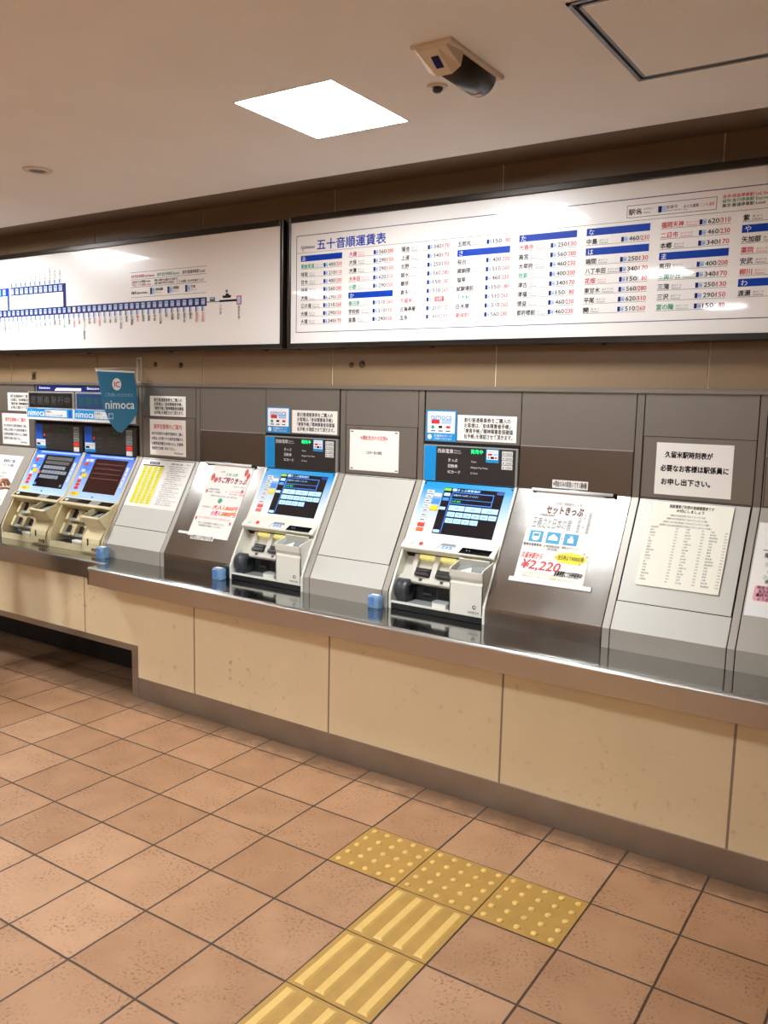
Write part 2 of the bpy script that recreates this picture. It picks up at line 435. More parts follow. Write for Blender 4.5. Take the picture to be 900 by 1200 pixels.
# access hatch: aluminium edge with a plaster lid
t = thing('ceiling_hatch', 'square plaster access hatch with a grey metal edge in the ceiling', 'hatch', (1.17, 0.09, ZC-0.004))
C_ = CE(ZC); hx0, hx1, hy0, hy1 = 0.872, 1.475, -0.208, 0.396
m = MB()
def ring(m, i, wd, h0, h1, mm):
    a0, a1, b0, b1 = hx0+i, hx1-i, hy0+i, hy1-i
    m.box(C_, a0, a0+wd, b0, b1, h0, h1, mm); m.box(C_, a1-wd, a1, b0, b1, h0, h1, mm); m.box(C_, a0, a1, b0, b0+wd, h0, h1, mm); m.box(C_, a0, a1, b1-wd, b1, h0, h1, mm)
ring(m, 0, .012, 0, .004, 'hatch_frame'); ring(m, .022, .009, 0, .004, 'hatch_frame'); m.build('edge_frame', t)
m = MB(); ring(m, .012, .010, 0, .0008, 'gap'); m.build('shadow_gap', t)
MB().box(C_, hx0+.031, hx1-.031, hy0+.031, hy1-.031, 0.0, 0.0032, 'plaster').build('lid', t)

# long sensor: pale base and end block, dark half-cylinder window
t = thing('ceiling_sensor', 'cream and black box-shaped motion sensor on the ceiling', 'sensor', (0.46, 0.0, ZC))
SR = math.radians(0)
sx0, sx1 = 0.402, 0.522
C_ = CE(ZC)
m = MB().box(C_, sx0-.006, sx1+.006, -0.185, 0.155, 0, 0.012, 'sensor_white', 0.004); m.build('base', t)
# wedge-shaped end block (profile in y, z) rising towards the window
m = MB(); prof = []
xc = (sx0+sx1)/2; hw = (sx1-sx0)/2
def half(y, r, n=14, flat=0.0):
    return [Vector((xc-math.cos(math.pi*k/n)*r, y, ZC-0.010-math.sin(math.pi*k/n)*r*0.95)) for k in range(n+1)]
def trap(y, d, w): return [Vector((xc-w, y, ZC-.008)), Vector((xc-w*.86, y, ZC-.010-d*.7)), Vector((xc-w*.4, y, ZC-.010-d)), Vector((xc+w*.4, y, ZC-.010-d)), Vector((xc+w*.86, y, ZC-.010-d*.7)), Vector((xc+w, y, ZC-.008))]
A = trap(-0.182, 0.010, .056); B = trap(-0.10, 0.055, .062)
n = len(A); m.add(A+B, [(k, k+1, k+1+n, k+n) for k in range(n-1)]+[tuple(range(n))[::-1], tuple(range(n, 2*n))], 'sensor_white', False)
m.build('end_block', t)
m = MB(); A = half(-0.10, 0.053); B = half(0.125, 0.053); Cc = half(0.135, 0.046); n = len(A)
m.add(A+B+Cc, [(k, k+1, k+1+n, k+n) for k in range(n-1)]+[(n+k, n+k+1, n+k+1+n, n+k+n) for k in range(n-1)]+[tuple(range(n))[::-1], tuple(range(2*n, 3*n))], 'sensor_black', True)
m.build('dark_window', t)
m = MB(); 
def on_block(u, v, h=0.0):
    f = (v+0.182)/0.082; return Vector((xc+u, v, ZC-0.010-(0.010+0.045*f)-h))
m.box(on_block, -0.012, 0.012, -0.160, -0.125, -0.006, 0.002, 'ink_navy'); m.build('badge', t)
m = MB().box(lambda u, v, h=0.0: Vector((u, v, ZC-0.010-0.053*0.95-h)), xc-.016, xc+.016, 0.098, 0.112, -0.003, 0.001, 'sensor_white'); m.build('indicator', t)

t = thing('ceiling_dome', 'tiny dark dome on a round white ceiling plate beside the long sensor', 'sensor', (0.306, 0.125, ZC))
MB().lathe(CE(ZC), 0.306, 0.125, [(0.034, 0), (0.033, 0.004), (0.022, 0.006)], 'sensor_white').build('plate', t)
MB().lathe(CE(ZC), 0.306, 0.125, [(0.019, 0.004), (0.018, 0.012), (0.012, 0.019), (0.004, 0.022)], 'sensor_black').build('eye', t)
t = thing('ceiling_downlight', 'small round recessed ceiling fitting at far left, unlit', 'lamp', (-1.79, 0.115, ZC))
m = MB(); rr = [(0.038, 0.0), (0.066, 0.0), (0.066, 0.003), (0.058, 0.008), (0.042, 0.008), (0.038, 0.001)]
nn = 28; vs = [CE(ZC)(-1.79+r*math.cos(2*math.pi*k/nn), 0.115+r*math.sin(2*math.pi*k/nn), h) for r, h in rr for k in range(nn)]
m.add(vs, [(j*nn+k, j*nn+(k+1) % nn, ((j+1) % 6)*nn+(k+1) % nn, ((j+1) % 6)*nn+k) for j in range(6) for k in range(nn)], 'sensor_white', True); m.build('ring', t)
MB().lathe(CE(ZC), -1.79, 0.115, [(0.041, 0), (0.041, 0.0045), (0.03, 0.0015)], 'dark_plastic').build('lens', t)

# ------------------------------------------------------------------ counter: fascia, kick plate, foot recess, ledges
YF = 0.791
t = thing('service_counter', 'cream tiled counter front with a steel kick plate and a dark foot recess', 'counter', (0, YF, FZ))
F = W(YF)
jx = [-5.136, -4.236, -3.336, -2.436, -1.515, -0.602, 0.3125, 1.2345, 2.15]
CX0, CX1, NX = XL+0.02, 3.05, -1.968
eds = [CX0]+jx+[CX1]
for a, b in zip(eds, eds[1:]):
    m = MB()
    if b <= NX: m.box(F, a+.0042, b-.0042, 0.272, 0.70, -0.03, 0, 'cream_tile', 0.0015)
    elif a < NX:
        m.extrude(F, [(a+.0042, 0.272), (NX, 0.272), (NX, 0.087), (b-.0042, 0.087), (b-.0042, 0.70), (a+.0042, 0.70)], -0.03, 0, 'cream_tile')
    else: m.box(F, a+.0042, b-.0042, 0.087, 0.70, -0.03, 0, 'cream_tile', 0.0015)
    m.build('tile_panel', t)
m = MB().box(F, NX, CX1, 0.075, 0.70, -0.05, -0.0012, 'joint_brown').box(F, CX0, NX, 0.268, 0.70, -0.05, -0.0012, 'joint_brown'); m.build('joint_backing', t)
m = MB().box(F, NX, CX1, FZ, 0.086, -0.05, 0.001, 'steel_kick', 0.001); m.build('kick_plate', t)
m = MB().box(F, CX0, NX, 0.236, 0.271, -0.36, 0.002, 'steel_kick').box(F, NX-.05, NX, FZ, 0.2358, -0.36, 0.002, 'steel_kick'); m.build('recess_surround', t)
m = MB().box(F, CX0, NX-.05, FZ, 0.236, -0.38, -0.34, 'recess_shade').box(F, CX0, NX-.05, 0.230, 0.2355, -0.34, -0.02, 'recess_shade').box(F, NX-.053, NX-.0505, FZ, 0.230, -0.34, -0.004, 'recess_shade'); m.build('recess_shade_lining', t)  # near-black lining: shade inside the foot recess put into the colour

def nose(y, zl, r=0.015, n=6):
    p = [(0.935, 0.722), (y+r, 0.722)]
    p += [(y+r-r*math.sin(math.pi/2*k/n), 0.722-r+r*math.cos(math.pi/2*k/n)) for k in range(1, n+1)]
    return p+[(y, zl), (y+0.012, zl), (y+0.012, 0.700), (0.935, 0.700)]
def ledge(x0, x1, y, zl, name, label):
    m = MB(); p = nose(y, zl); n = len(p)
    vs = [Vector((x0, a, b)) for a, b in p]+[Vector((x1, a, b)) for a, b in p]
    for k in range(n):
        q = (k+1) % n
        top = p[k][1] > 0.7215 and p[q][1] > 0.7215
        m.add([vs[k], vs[k+n], vs[q+n], vs[q]], [(0, 1, 2, 3)], 'steel_top' if top else 'steel_edge' if 1 <= k <= 6 else 'steel', 1 <= k <= 6)
    m.add(vs[:n], [tuple(range(n))], 'steel'); m.add(vs[n:], [tuple(range(n))], 'steel')
    if y < 0.7: m.box(XP(x0), y, YF, zl, 0.70, 0.0, 0.010, 'steel')
    o = m.build(name); return tag(o, label, 'ledge')
ledge(-2.205, CX1, 0.640, 0.623, 'counter_ledge', 'wide polished steel ledge along the counter, right of the step')
ledge(CX0, -2.2055, 0.768, 0.617, 'counter_ledge', 'narrow polished steel ledge under the two cream ticket machines')

# ------------------------------------------------------------------ console modules
YB, ZL, ZB, YT, ZT, ZS = 0.92, 0.722, 0.803, 1.21, 1.308, 1.745
ST = 0.5823                              # length of the slope
def profile(d):                          # console section (y, z), set back d from the outer skin
    return [(YB+d, ZL), (YB+d, ZB+d*0.27), (YT+d, ZT+d*0.27), (YT+d, ZS), (YT+d+.1, ZS), (YT+d+.1, ZL)]
def skin(m, x0, x1, mats, th=0.012):
    """apron, slope and upper sheet of one console, each its own material, as folded sheets"""
    p = [(YB, ZL), (YB, ZB), (YT, ZT), (YT, ZS)]; q = [(YB+th, ZL), (YB+th, ZB+th*.27), (YT+th, ZT+th*.27), (YT+th, ZS)]
    for k in range(3):
        vs = [(x0, *p[k]), (x1, *p[k]), (x1, *p[k+1]), (x0, *p[k+1]), (x0, *q[k]), (x1, *q[k]), (x1, *q[k+1]), (x0, *q[k+1])]
        m.add(vs, [(0, 1, 2, 3), (7, 6, 5, 4), (0, 4, 5, 1), (1, 5, 6, 2), (2, 6, 7, 3), (3, 7, 4, 0)], mats[k])
def console(name, label, x0, x1, mats, posts=(), slope_door=None, upper_door=None, seam=None, lock=True, post_mat='panel_gray'):
    t = thing(name, label, 'console panel', ((x0+x1)/2, 1.07, ZL), 'sloped metal console panels between the machines')
    xa = min([x0]+[p[0] for p in posts]); xb = max([x1]+[p[1] for p in posts])
    MB().prism(xa+.0005, xb-.0005, profile(0.006), 'gap').build('carcass', t)
    m = MB(); skin(m, x0+.0012, x1-.0012, mats); m.build('front_sheet', t)
    for a, b in posts:
        m = MB(); skin(m, a+.0012, b-.0012, (post_mat, post_mat, UG)); m.build('post', t)
    if slope_door:
        a, b, s0, s1 = slope_door
        m = MB().box(SL, a, b, s0, s1, -0.002, 0.0006, 'gap').box(SL, a+.0028, b-.0028, s0+.0028, s1-.0028, 0, 0.0016, mats[1], 0.0006)
        m.build('slope_door', t)
    if upper_door:
        a, b, v0, v1 = upper_door
        m = MB().box(W(YT), a, b, v0, v1, -0.002, 0.0006, 'gap').box(W(YT), a+.0024, b-.0024, v0+.0024, v1-.0024, 0, 0.0016, mats[2], 0.0006)
        d = m.build('upper_door', t)
    if seam:
        a, b, v, mm = seam
        m = MB().box(W(YT), a, b, ZT+.004, v, 0, 0.0015, mm, 0.0005); m.build('lower_plate', t)
        m = MB().box(W(YT), a, b, v, v+.004, 0, 0.003, 'bezel_silver'); m.build('edge_strip', t)
    return t
LG, UG, PG = 'panel_gray_lit', 'upper_gray', 'panel_gray'  # one panel grey; slope lighter, apron and upper darker, light put in the colour
console('console_panel', 'plain grey console panel past the left edge of the photo', XL+.02, -4.602, (PG, PG, UG))
console('console_panel', 'grey console panel at the far left behind the reaching hand', -4.6, -3.482, (PG, 'panel_gray', UG), upper_door=(-3.95, -3.49, 1.312, 1.555))
console('console_panel', 'grey console panel with the yellow timetable sheet, right of the cream machines', -2.387, -1.921, (PG, LG, UG), posts=((-2.419, -2.389), (-1.919, -1.888)),
        slope_door=(-2.385, -1.924, 0.119, 0.576), upper_door=(-2.384, -1.928, 1.312, 1.563))
console('console_panel', 'brushed steel console panel carrying the strawberry ticket poster', -1.886, -1.378, ('steel_slope', 'steel_slope', UG), seam=(-1.884, -1.380, 1.494, 'steel_dark_reflect'))
console('console_panel', 'blank grey console panel between the two blue and white machines', -0.829, -0.393, (PG, LG, UG), posts=((-0.865, -0.831), (-0.391, -0.358)),
        slope_door=(-0.829, -0.394, 0.124, 0.579), upper_door=(-0.827, -0.393, 1.312, 1.564))
console('console_panel', 'brushed steel console panel carrying the set ticket poster', 0.1545, 0.676, ('steel_slope', 'steel_slope', UG), seam=(0.157, 0.674, 1.501, 'steel_dark_reflect'))
console('console_panel', 'pale grey console panel carrying the cream price list', 0.712, 1.156, (PG, LG, UG), posts=((0.678, 0.710), (1.158, 1.187)),
        slope_door=(0.713, 1.155, 0.121, 0.583), upper_door=(0.714, 1.158, 1.312, 1.570))
console('console_panel', 'grey console panel at the right edge with the pink-boxed notice', 1.189, 1.75, (PG, PG, UG), upper_door=(1.195, 1.74, 1.312, 1.505))
console('console_panel', 'plain grey console panel past the right edge of the photo', 1.752, CX1, (PG, PG, UG))

# ------------------------------------------------------------------ ticket machines
def machine(x0, w, label, group, S):
    """S: style dict; all parts are placed from the left edge x0"""
    t = thing('ticket_machine', label, 'ticket machine', (x0+w/2, 1.05, ZL), group)
    X = lambda a: x0+a
    body, cav = S['body'], S['cav']
    # carcass and the gray sheet above the display
    m = MB().prism(X(0.012), X(w-0.012), [(YB+.15, ZL), (YB+.15, ZB+.10), (SL(0, .20, -.06).y, SL(0, .20, -.06).z), (SL(0, .22, -.006).y, SL(0, .22, -.006).z), (YT+.004, ZT), (YT+.004, ZS), (YT+.1, ZS), (YT+.1, ZL)], 'gap')
    m.build('carcass', t)
    m = MB().box(W(YT), X(0.001), X(w-0.001), 1.5015, ZS, -0.004, 0.0, UG); m.build('top_sheet', t)
    # side cheeks
    for a, b in ((0.0, 0.013), (w-0.013, w)):
        pr = [(YB-.002, ZL), (YB-.003, ZB-.006)]
        pr += [tuple(SL(0, s, hh)[1:]) for s, hh in ((0.03, .004), (0.10, .006), (0.20, .006), (0.30, .006), (0.57, .006))]
        pr += [(YT-.008, ZT+.004), (YT+.06, ZT+.004), (YB+.16, ZL)]
        MB().prism(X(a), X(b), pr, body).build('side_cheek', t, bevel=0.002)
    # upper display
    m = MB().box(W(YT), X(-.001), X(w+.001), 1.486, 1.5005, -0.004, 0.002, 'gap'); m.build('top_shade_band', t)  # black strip painted in for the recess shade above the display
    m = MB().box(W(YT), X(0.001), X(w-.001), ZT+.002, 1.486, -0.004, 0.012, S['bezel'], 0.003); d = m.build('upper_display', t)
    F = W(YT-0.012)
    m = MB().box(F, X(.009), X(w-.012), ZT+.004, 1.480, -0.001, 0.0006, 'display_dark')
    m.box(F, X(.009), X(S['bluew']), ZT+.004, 1.480, 0.0, 0.0012, S['blue2']); m.build('display_face', d)
    S['display'](F, X, w, d)
    # touch panel on the slope
    s0, s1 = S['panel']
    m = MB().box(SL, X(.013), X(w-.013), s0, s1, -.02, 0.005, S['print'], 0.0015)
    tp = m.build('touch_panel', t)
    for q in tp.data.polygons: pass
    for a in (.022, w-.022):
        MB().lathe(lambda u, v, h=0: SL(u, v, h), X(a), s1-.012, [(.005, .005), (.005, .0068), (.003, .0072)], 'black', 10).build('screw', tp)
    u0, u1, v0, v1 = S['screen']
    m = MB().box(SL, X(u0), X(u1), v0, v1, 0.004, 0.0062, S['screen_mat']); sc = m.build('screen', tp)
    S['ui'](X, sc)
    S['keys'](X, tp)
    # console lip under the touch panel
    a, b = S['lip']                    # (s bottom, s top)
    h = S['liph']
    pr = [tuple(SL(0, b, .005)[1:]), tuple(SL(0, b-S['lipd'], .012)[1:]), tuple(SL(0, a+.016, h)[1:]), tuple(SL(0, a+.004, h)[1:]), tuple(SL(0, a, h-.004)[1:]), tuple(SL(0, a, -.05)[1:]), tuple(SL(0, b, -.05)[1:])]
    m = MB().prism(X(.006), X(w-.006), pr, body); lip = m.build('console_lip', t, bevel=0.0025)
    S['lipparts'](X, w, lip, a, b, h)
    # cavity: floor, left wall, back plates
    xb = X(S['boxx'])
    m = MB()
    m.box(lambda u, v, h=0: Vector((u, v, .757+h)), X(.013), X(w-.013), YB+.004, YB+.15, -.02, 0, S['cavfloor'])
    m.box(W(YB), X(.013), X(w-.013), .752, .762, -.006, .001, body)
    m.build('tray_floor', t)
    if S.get('black_base'):
        MB().box(W(YB), X(.010), X(w-.008), ZL+.002, .752, -.02, 0, 'black').build('base_strip', t)
    else:
        MB().box(W(YB), X(.0), X(w), ZL+.001, .752, -.02, .002, body).build('base_strip', t)
    S['bay'](X, w, t)
    # ticket tray box on the right: front, flared lip and open tray
    xe = X(w-.013)
    pr = S['boxprof']
    front = [p for p in pr[:-2]]
    m = MB(); th = .007
    (ya, za), (yb_, zb) = S['tray']
    def TF(u, v, h=0.0):
        dy, dz = yb_-ya, zb-za; ln = math.hypot(dy, dz); ny, nz = -dz/ln, dy/ln
        return Vector((u, ya+dy*v/ln+ny*h, za+dz*v/ln+nz*h))
    ln = math.hypot(yb_-ya, zb-za)
    nf = next(k for k, p in enumerate(pr) if p[1] > .95 and p[0] < pr[k+1][0])      # last vertex of the front skin
    fr = pr[:nf+1]
    ins = [(y+th, z) for y, z in fr]; ins[-1] = (ins[-1][0], fr[-1][1]); ins[0] = (fr[0][0]+th, fr[0][1])
    m.prism(xb, xe, fr+ins[::-1], body)
    side = fr+[(pr[nf+1][0], pr[nf+1][1]), (pr[-2][0], pr[-2][1]), (pr[-1][0], pr[-1][1])]
    m.prism(xb, xb+th, side, body); m.prism(xe-th, xe, side, body)
    bx = m.build('ticket_box', t, bevel=0.0015)
    m = MB()
    dp = -.034
    m.box(TF, xb+th, xe-th, th, ln+.004, dp-.004, dp, S['traymat'])
    m.box(TF, xb+th, xe-th, ln, ln+.006, dp, .002, S['body'] if S['traymat'] != 'black_gloss' else 'black_gloss')
    m.extrude(TF, [(xb+th+.016, ln*.18), (xb+(xe-xb)*.55, ln*.18), (xb+(xe-xb)*.45, ln*.8)], dp, dp+.006, 'machine_white' if S['traymat'] != 'black_gloss' else 'gray_plastic')
    m.box(TF, xe-th-.050, xe-th-.012, ln*.2, ln*.8, dp, dp+.014, 'gray_plastic')
    m.build('ticket_tray', bx)
    S['logo'](xb, xe, bx)
    return t

def fboxes(m, F, X, items, h0, h1):
    for u0, u1, v0, v1, mm in items: m.box(F, X(u0), X(u1), v0, v1, h0, h1, mm)

# ---- blue and white machine
def disp_w(F, X, w, d):
    h = .0014
    m = MB()
    m.text(F, '西鉄電車', X(.082), 1.448, .021, 'ink_white', h)
    m.text(F, 'Nishitetsu', X(.172), 1.459, .008, 'ink_white', h); m.text(F, 'Railway ticket', X(.172), 1.449, .007, 'ink_white', h)
    for k, (a, b) in enumerate((('きっぷ', 'Ticket'), ('回数券', 'Multiple-Trip Ticket'), ('ICカード', 'IC Card'))):
        m.text(F, a, X(.142), 1.408-.028*k, .017, 'ink_white', h); m.text(F, b, X(.265), 1.410-.027*k, .0105, 'ink_white', h)
    m.build('lettering', d)
    m = MB().box(F, X(.258), X(.334), 1.449, 1.474, 0, .001, 'black'); m.text(F, '発売中', X(.262), 1.452, .021, 'led_green', .0014, bold=.010); m.build('status_light', d)
    m = MB().box(F, X(.342), X(.408), 1.416, 1.478, 0, .0012, 'sky_blue').box(F, X(.346), X(.404), 1.430, 1.475, 0, .0016, 'ink_white')
    m.text(F, 'nimoca', X(.349), 1.463, .010, 'sky_blue', .002, width=.050)
    m.box(F, X(.352), X(.374), 1.449, 1.458, 0, .002, 'ink_red').box(F, X(.378), X(.400), 1.449, 1.458, 0, .002, 'ink_ltblue').box(F, X(.366), X(.384), 1.434, 1.444, 0, .002, 'ink').box(F, X(.352), X(.360), 1.435, 1.443, 0, .002, 'ink_green').box(F, X(.388), X(.398), 1.435, 1.443, 0, .002, 'ink_red')
    m.build('card_sticker', d)
    m = MB()
    for k, s in enumerate(('¥10000', '¥ 5000', '¥ 2000', '¥ 1000')):
        v = 1.453-.0215*k
        m.box(F, X(.424), X(.478), v, v+.019, 0, .0012, 'key_white'); m.text(F, s, X(.428), v+.001, .015, 'ink', .0016, width=.046)
    m.build('banknote_labels', d)
def ui_w(X, sc):
    h0, h1 = .0060, .0068
    m = MB()
    fboxes(m, SL, X, [(.135, .172, .535, .549, 'ui_green'), (.140, .172, .508, .524, 'ui_light'), (.140, .172, .484, .499, 'ui_blue'), (.136, .168, .436, .450, 'ui_light'), (.138, .172, .318, .332, 'ui_light'),
        (.178, .181, .318, .520, 'ui_blue'), (.413, .448, .535, .549, 'ui_navy')], h0, h1)
    for u0, u1, v0, v1 in ((.184, .402, .470, .473), (.184, .402, .494, .496), (.184, .402, .528, .531), (.184, .187, .470, .531), (.399, .402, .470, .531)):
        m.box(SL, X(u0), X(u1), v0, v1, h0, h1, 'ui_blue')
    for k in range(3): m.box(SL, X(.186+.087*k), X(.186+.087*k+.083), .436, .462, h0, h1, 'ui_light')
    for k in range(6): m.box(SL, X(.186+.0435*k), X(.186+.0435*k+.040), .404, .428, h0, h1, 'ui_light')
    for k in range(4): m.box(SL, X(.186+.0435*k), X(.186+.0435*k+.040), .372, .396, h0, h1, 'ui_light')
    m.box(SL, X(.180), X(.202), .536, .549, h0, h1, 'ui_light'); m.text(SL, 'きっぷ運賃選択', X(.206), .535, .013, 'ui_light', h1, width=.12, bold=.008)
    m.text(SL, '金額ボタンを押してください', X(.192), .510, .010, 'ui_light', h1, width=.135)
    m.text(SL, '小児  割引', X(.192), .478, .010, 'led_green', h1)
    fb = [150, 160, 210, 250, 290, 340, 400, 460, 510, 560, 620, 80, 110]
    for k in range(3): m.text(SL, str(fb[k]), X(.186+.087*k+.041), .441, .014, 'ui_navy', h1+.0002, align='C')
    for k in range(6): m.text(SL, str(fb[3+k]), X(.186+.0435*k+.020), .409, .012, 'ui_navy', h1+.0002, align='C')
    for k in range(4): m.text(SL, str(fb[9+k]), X(.186+.0435*k+.020), .377, .012, 'ui_navy', h1+.0002, align='C')
    m.build('screen_buttons', sc)
def keys_w(X, tp):
    for k in range(9):
        mm = 'key_white' if k < 7 else ('key_red' if k == 7 else 'key_orange'); s = .513-.0247*k
        m = MB().box(SL, X(.045), X(.083), s, s+.019, .004, .0095, mm, .002); m.box(SL, X(.053), X(.074), s+.007, s+.012, .009, .0098, 'ink_gray' if k < 7 else mm); m.build('key', tp)
    for k, mm in enumerate(('key_white', 'key_blue', 'key_yellow')):
        s = .499-.036*k
        m = MB().box(SL, X(.086), X(.127), s, s+(.019 if k == 0 else .026), .004, .0095, mm, .002); m.build('key', tp)
def lip_w(X, w, lip, a, b, h):
    # frame on the flat top of the lip
    p0 = SL(0, b-.03, .012); p1 = SL(0, a+.016, h); dy, dz = p0.y-p1.y, p0.z-p1.z; ln = math.hypot(dy, dz)
    def LF(u, v, hh=0.0): return Vector((u, p1.y+dy*v/ln-dz/ln*hh, p1.z+dz*v/ln+dy/ln*hh))
    m = MB().box(LF, X(.018), X(.075), .008, .030, -.001, .001, 'ink_white'); m.build('label_plate', lip)
    MB().lathe(LF, X(.052), .020, [(.014, -.001), (.014, .004), (.011, .006)], 'machine_white').build('push_button', lip)
    MB().lathe(LF, X(.108), .018, [(.010, -.001), (.010, .004), (.006, .007)], 'key_red', 16).build('call_button', lip)
    m = MB().extrude(LF, [(X(.195), .002), (X(.215), .038), (X(.285), .038), (X(.290), .020), (X(.270), .002)], -.003, .0006, 'gray_plastic'); m.build('card_recess', lip)
    m = MB().extrude(LF, [(X(.200), .000), (X(.212), .022), (X(.285), .022), (X(.292), .000)], -.001, .0012, 'key_white')
    for k in range(3):
        for j in range(2): m.box(LF, X(.222+.020*k), X(.237+.020*k), .004+.009*j, .010+.009*j, 0, .0018, 'key_blue')
    m.build('card_pictogram', lip)
    m = MB().extrude(LF, [(X(.318), -.006), (X(.326), .026), (X(w-.028), .026), (X(w-.034), -.006)], -.003, .0016, 'black_gloss')
    m.box(LF, X(.350), X(.356), .008, .013, 0, .002, 'gray_plastic').box(LF, X(.365), X(.371), .008, .013, 0, .002, 'gray_plastic'); m.build('banknote_slot', lip)
def bay_w(X, w, t):
    xb = .315
    # upper coin plate follows the slope a little behind it
    m = MB().box(SL, X(.013), X(w-.013), .075, .215, -.060, -.050, 'machine_cavity')
    for u in (.075, .187, .300): m.box(SL, X(u-.014), X(u+.014), .085, .212, -.051, -.028, 'machine_cavity', .003)
    m.box(SL, X(.013), X(xb), .070, .102, -.055, -.026, 'machine_cavity', .004)
    cp = m.build('coin_plate', t)
    for u0, u1 in ((.092, .172), (.204, .286)):
        MB().box(SL, X(u0), X(u1), .192, .210, -.050, -.024, 'guide_yellow', .002).build('lit_guide', cp)
        m = MB().box(SL, X(u0), X(u1), .108, .146, -.052, -.030, 'black', .002).box(SL, X(u0+.006), X(u1-.004), .104, .120, -.035, -.008, 'slot_metal', .003).box(SL, X(u0+.01), X(u1-.008), .126, .134, -.035, -.020, 'slot_metal')
        m.build('coin_slot', cp)
        m = MB().box(SL, X((u0+u1)/2-.010), X((u0+u1)/2+.010), .078, .094, -.027, -.025, 'gray_plastic').box(SL, X((u0+u1)/2-.006), X((u0+u1)/2+.006), .081, .091, -.026, -.0242, 'black'); m.build('pictogram', cp)
    MB().box(SL, X(.352), X(.430), .196, .208, -.06, -.012, 'guide_yellow', .003).build('lit_guide', cp)
    m = MB().box(W(YB+.13), X(.013), X(w-.013), .757, .885, 0, .02, 'dark_plastic')
    m.box(W(YB+.105), X(.105), X(xb), .838, .850, -.01, .015, 'gray_plastic', .003)
    m.box(W(YB+.11), X(.125), X(.190), .775, .825, -.002, .006, 'black').box(W(YB+.11), X(.205), X(xb), .775, .825, -.002, .006, 'black')
    m.box(W(YB+.10), X(.135), X(.182), .790, .800, -.002, .012, 'slot_metal'); m.build('return_plate', t)
    m = MB().lathe(XP(X(.020)), YB+.058, .812, [(.030, 0), (.050, .002), (.050, .058), (.045, .064), (.02, .064)], 'dark_plastic', 24)
    m.box(XP(X(.020)), YB+.02, YB+.12, .757, .812, .01, .060, 'dark_plastic').box(XP(X(.084)), YB+.045, YB+.075, .80, .835, 0, .003, 'black'); m.build('coin_drum', t)
    m = MB().box(W(YB+.06), X(.225), X(xb-.004), .757, .785, 0, .05, 'gray_plastic', .006).box(W(YB+.008), X(.232), X(xb-.012), .762, .780, 0, .002, 'machine_white'); m.build('change_cup', t)
def logo_w(xb, xe, bx):
    F = W(YB-.003); m = MB()
    m.text(F, 'omron', xe-.070, .766, .014, 'ink_gray', .0014, width=.054, bold=.010)
    m.lathe(F, xe-.040, .795, [(.009, 0), (.009, .001)], 'ink_gray', 18, False).disc(F, xe-.0385, .796, .005, 'machine_white', .0014, 14); m.build('maker_mark', bx)

SW = dict(body='machine_white', cav='machine_cavity', bezel='bezel_silver', bluew=.074, blue2='sky_blue', display=disp_w, panel=(.285, .578), print='print_sky',
          screen=(.134, .450, .312, .552), screen_mat='screen_off', ui=ui_w, keys=keys_w, lip=(.214, .302), liph=.030, lipd=.03, lipparts=lip_w, boxx=.324, cavfloor='gray_plastic',
          bay=bay_w, black_base=True, traymat='gray_plastic', logo=logo_w,
          boxprof=[(.918, .757), (.918, .893), (.922, .905), (.913, .922), (.908, .952), (.918, .962), (.985, .990), (1.04, .992), (1.04, .757)],
          tray=((.916, .9605), (.985, .990)))
WG = 'blue and white ticket machines'
machine(-1.3755, .503, 'blue and white ticket machine between the strawberry poster and the blank grey panel', WG, SW)
machine(-0.3525, .505, 'blue and white ticket machine just left of the set ticket poster', WG, SW)

# ---- cream machine
def disp_c(F, X, w, d):
    h = .0014; m = MB()
    m.text(F, '西鉄電車', X(.085), 1.452, .020, 'led_gray', h); m.text(F, '定期券', X(.13), 1.400, .018, 'led_gray', h); m.text(F, 'ICカード', X(.13), 1.372, .016, 'led_gray', h); m.text(F, '回数券', X(.13), 1.345, .016, 'led_gray', h)
    for k, s in enumerate(('Commuter Pass', 'IC Card', 'Multiple-Trip Ticket', 'Ticket')): m.text(F, s, X(.245), 1.410-.024*k, .010, 'led_gray', h)
    m.disc(F, X(.105), 1.408, .010, 'key_red', h, 14); m.build('lettering', d)
    m = MB().box(F, X(.275), X(.365), 1.430, 1.462, 0, .001, 'black').text(F, '発売中', X(.285), 1.434, .022, 'led_dim', .0014); m.build('status_light', d)
    m = MB().box(F, X(.012), X(.118), ZT+.010, 1.380, 0, .0022, 'sky_blue').box(F, X(.016), X(.114), 1.335, 1.376, 0, .0028, 'key_white').text(F, 'nimoca', X(.022), 1.358, .013, 'sky_blue', .0032, width=.08).box(F, X(.022), X(.060), 1.340, 1.354, 0, .0032, 'ink_navy')
    m.build('card_sticker', d)
    m = MB()
    for k, mm in enumerate(('gray_plastic', 'gray_plastic', 'gray_plastic', 'key_red', 'key_white')):
        v = 1.450-.033*k; m.box(F, X(.418), X(.474), v-.008, v+.021, 0, .0012, mm)
        if k < 3: m.text(F, ('¥10000', '¥5000', '¥1000')[k], X(.424), v-.003, .015, 'ink', .0016, width=.044)
    m.build('banknote_labels', d)
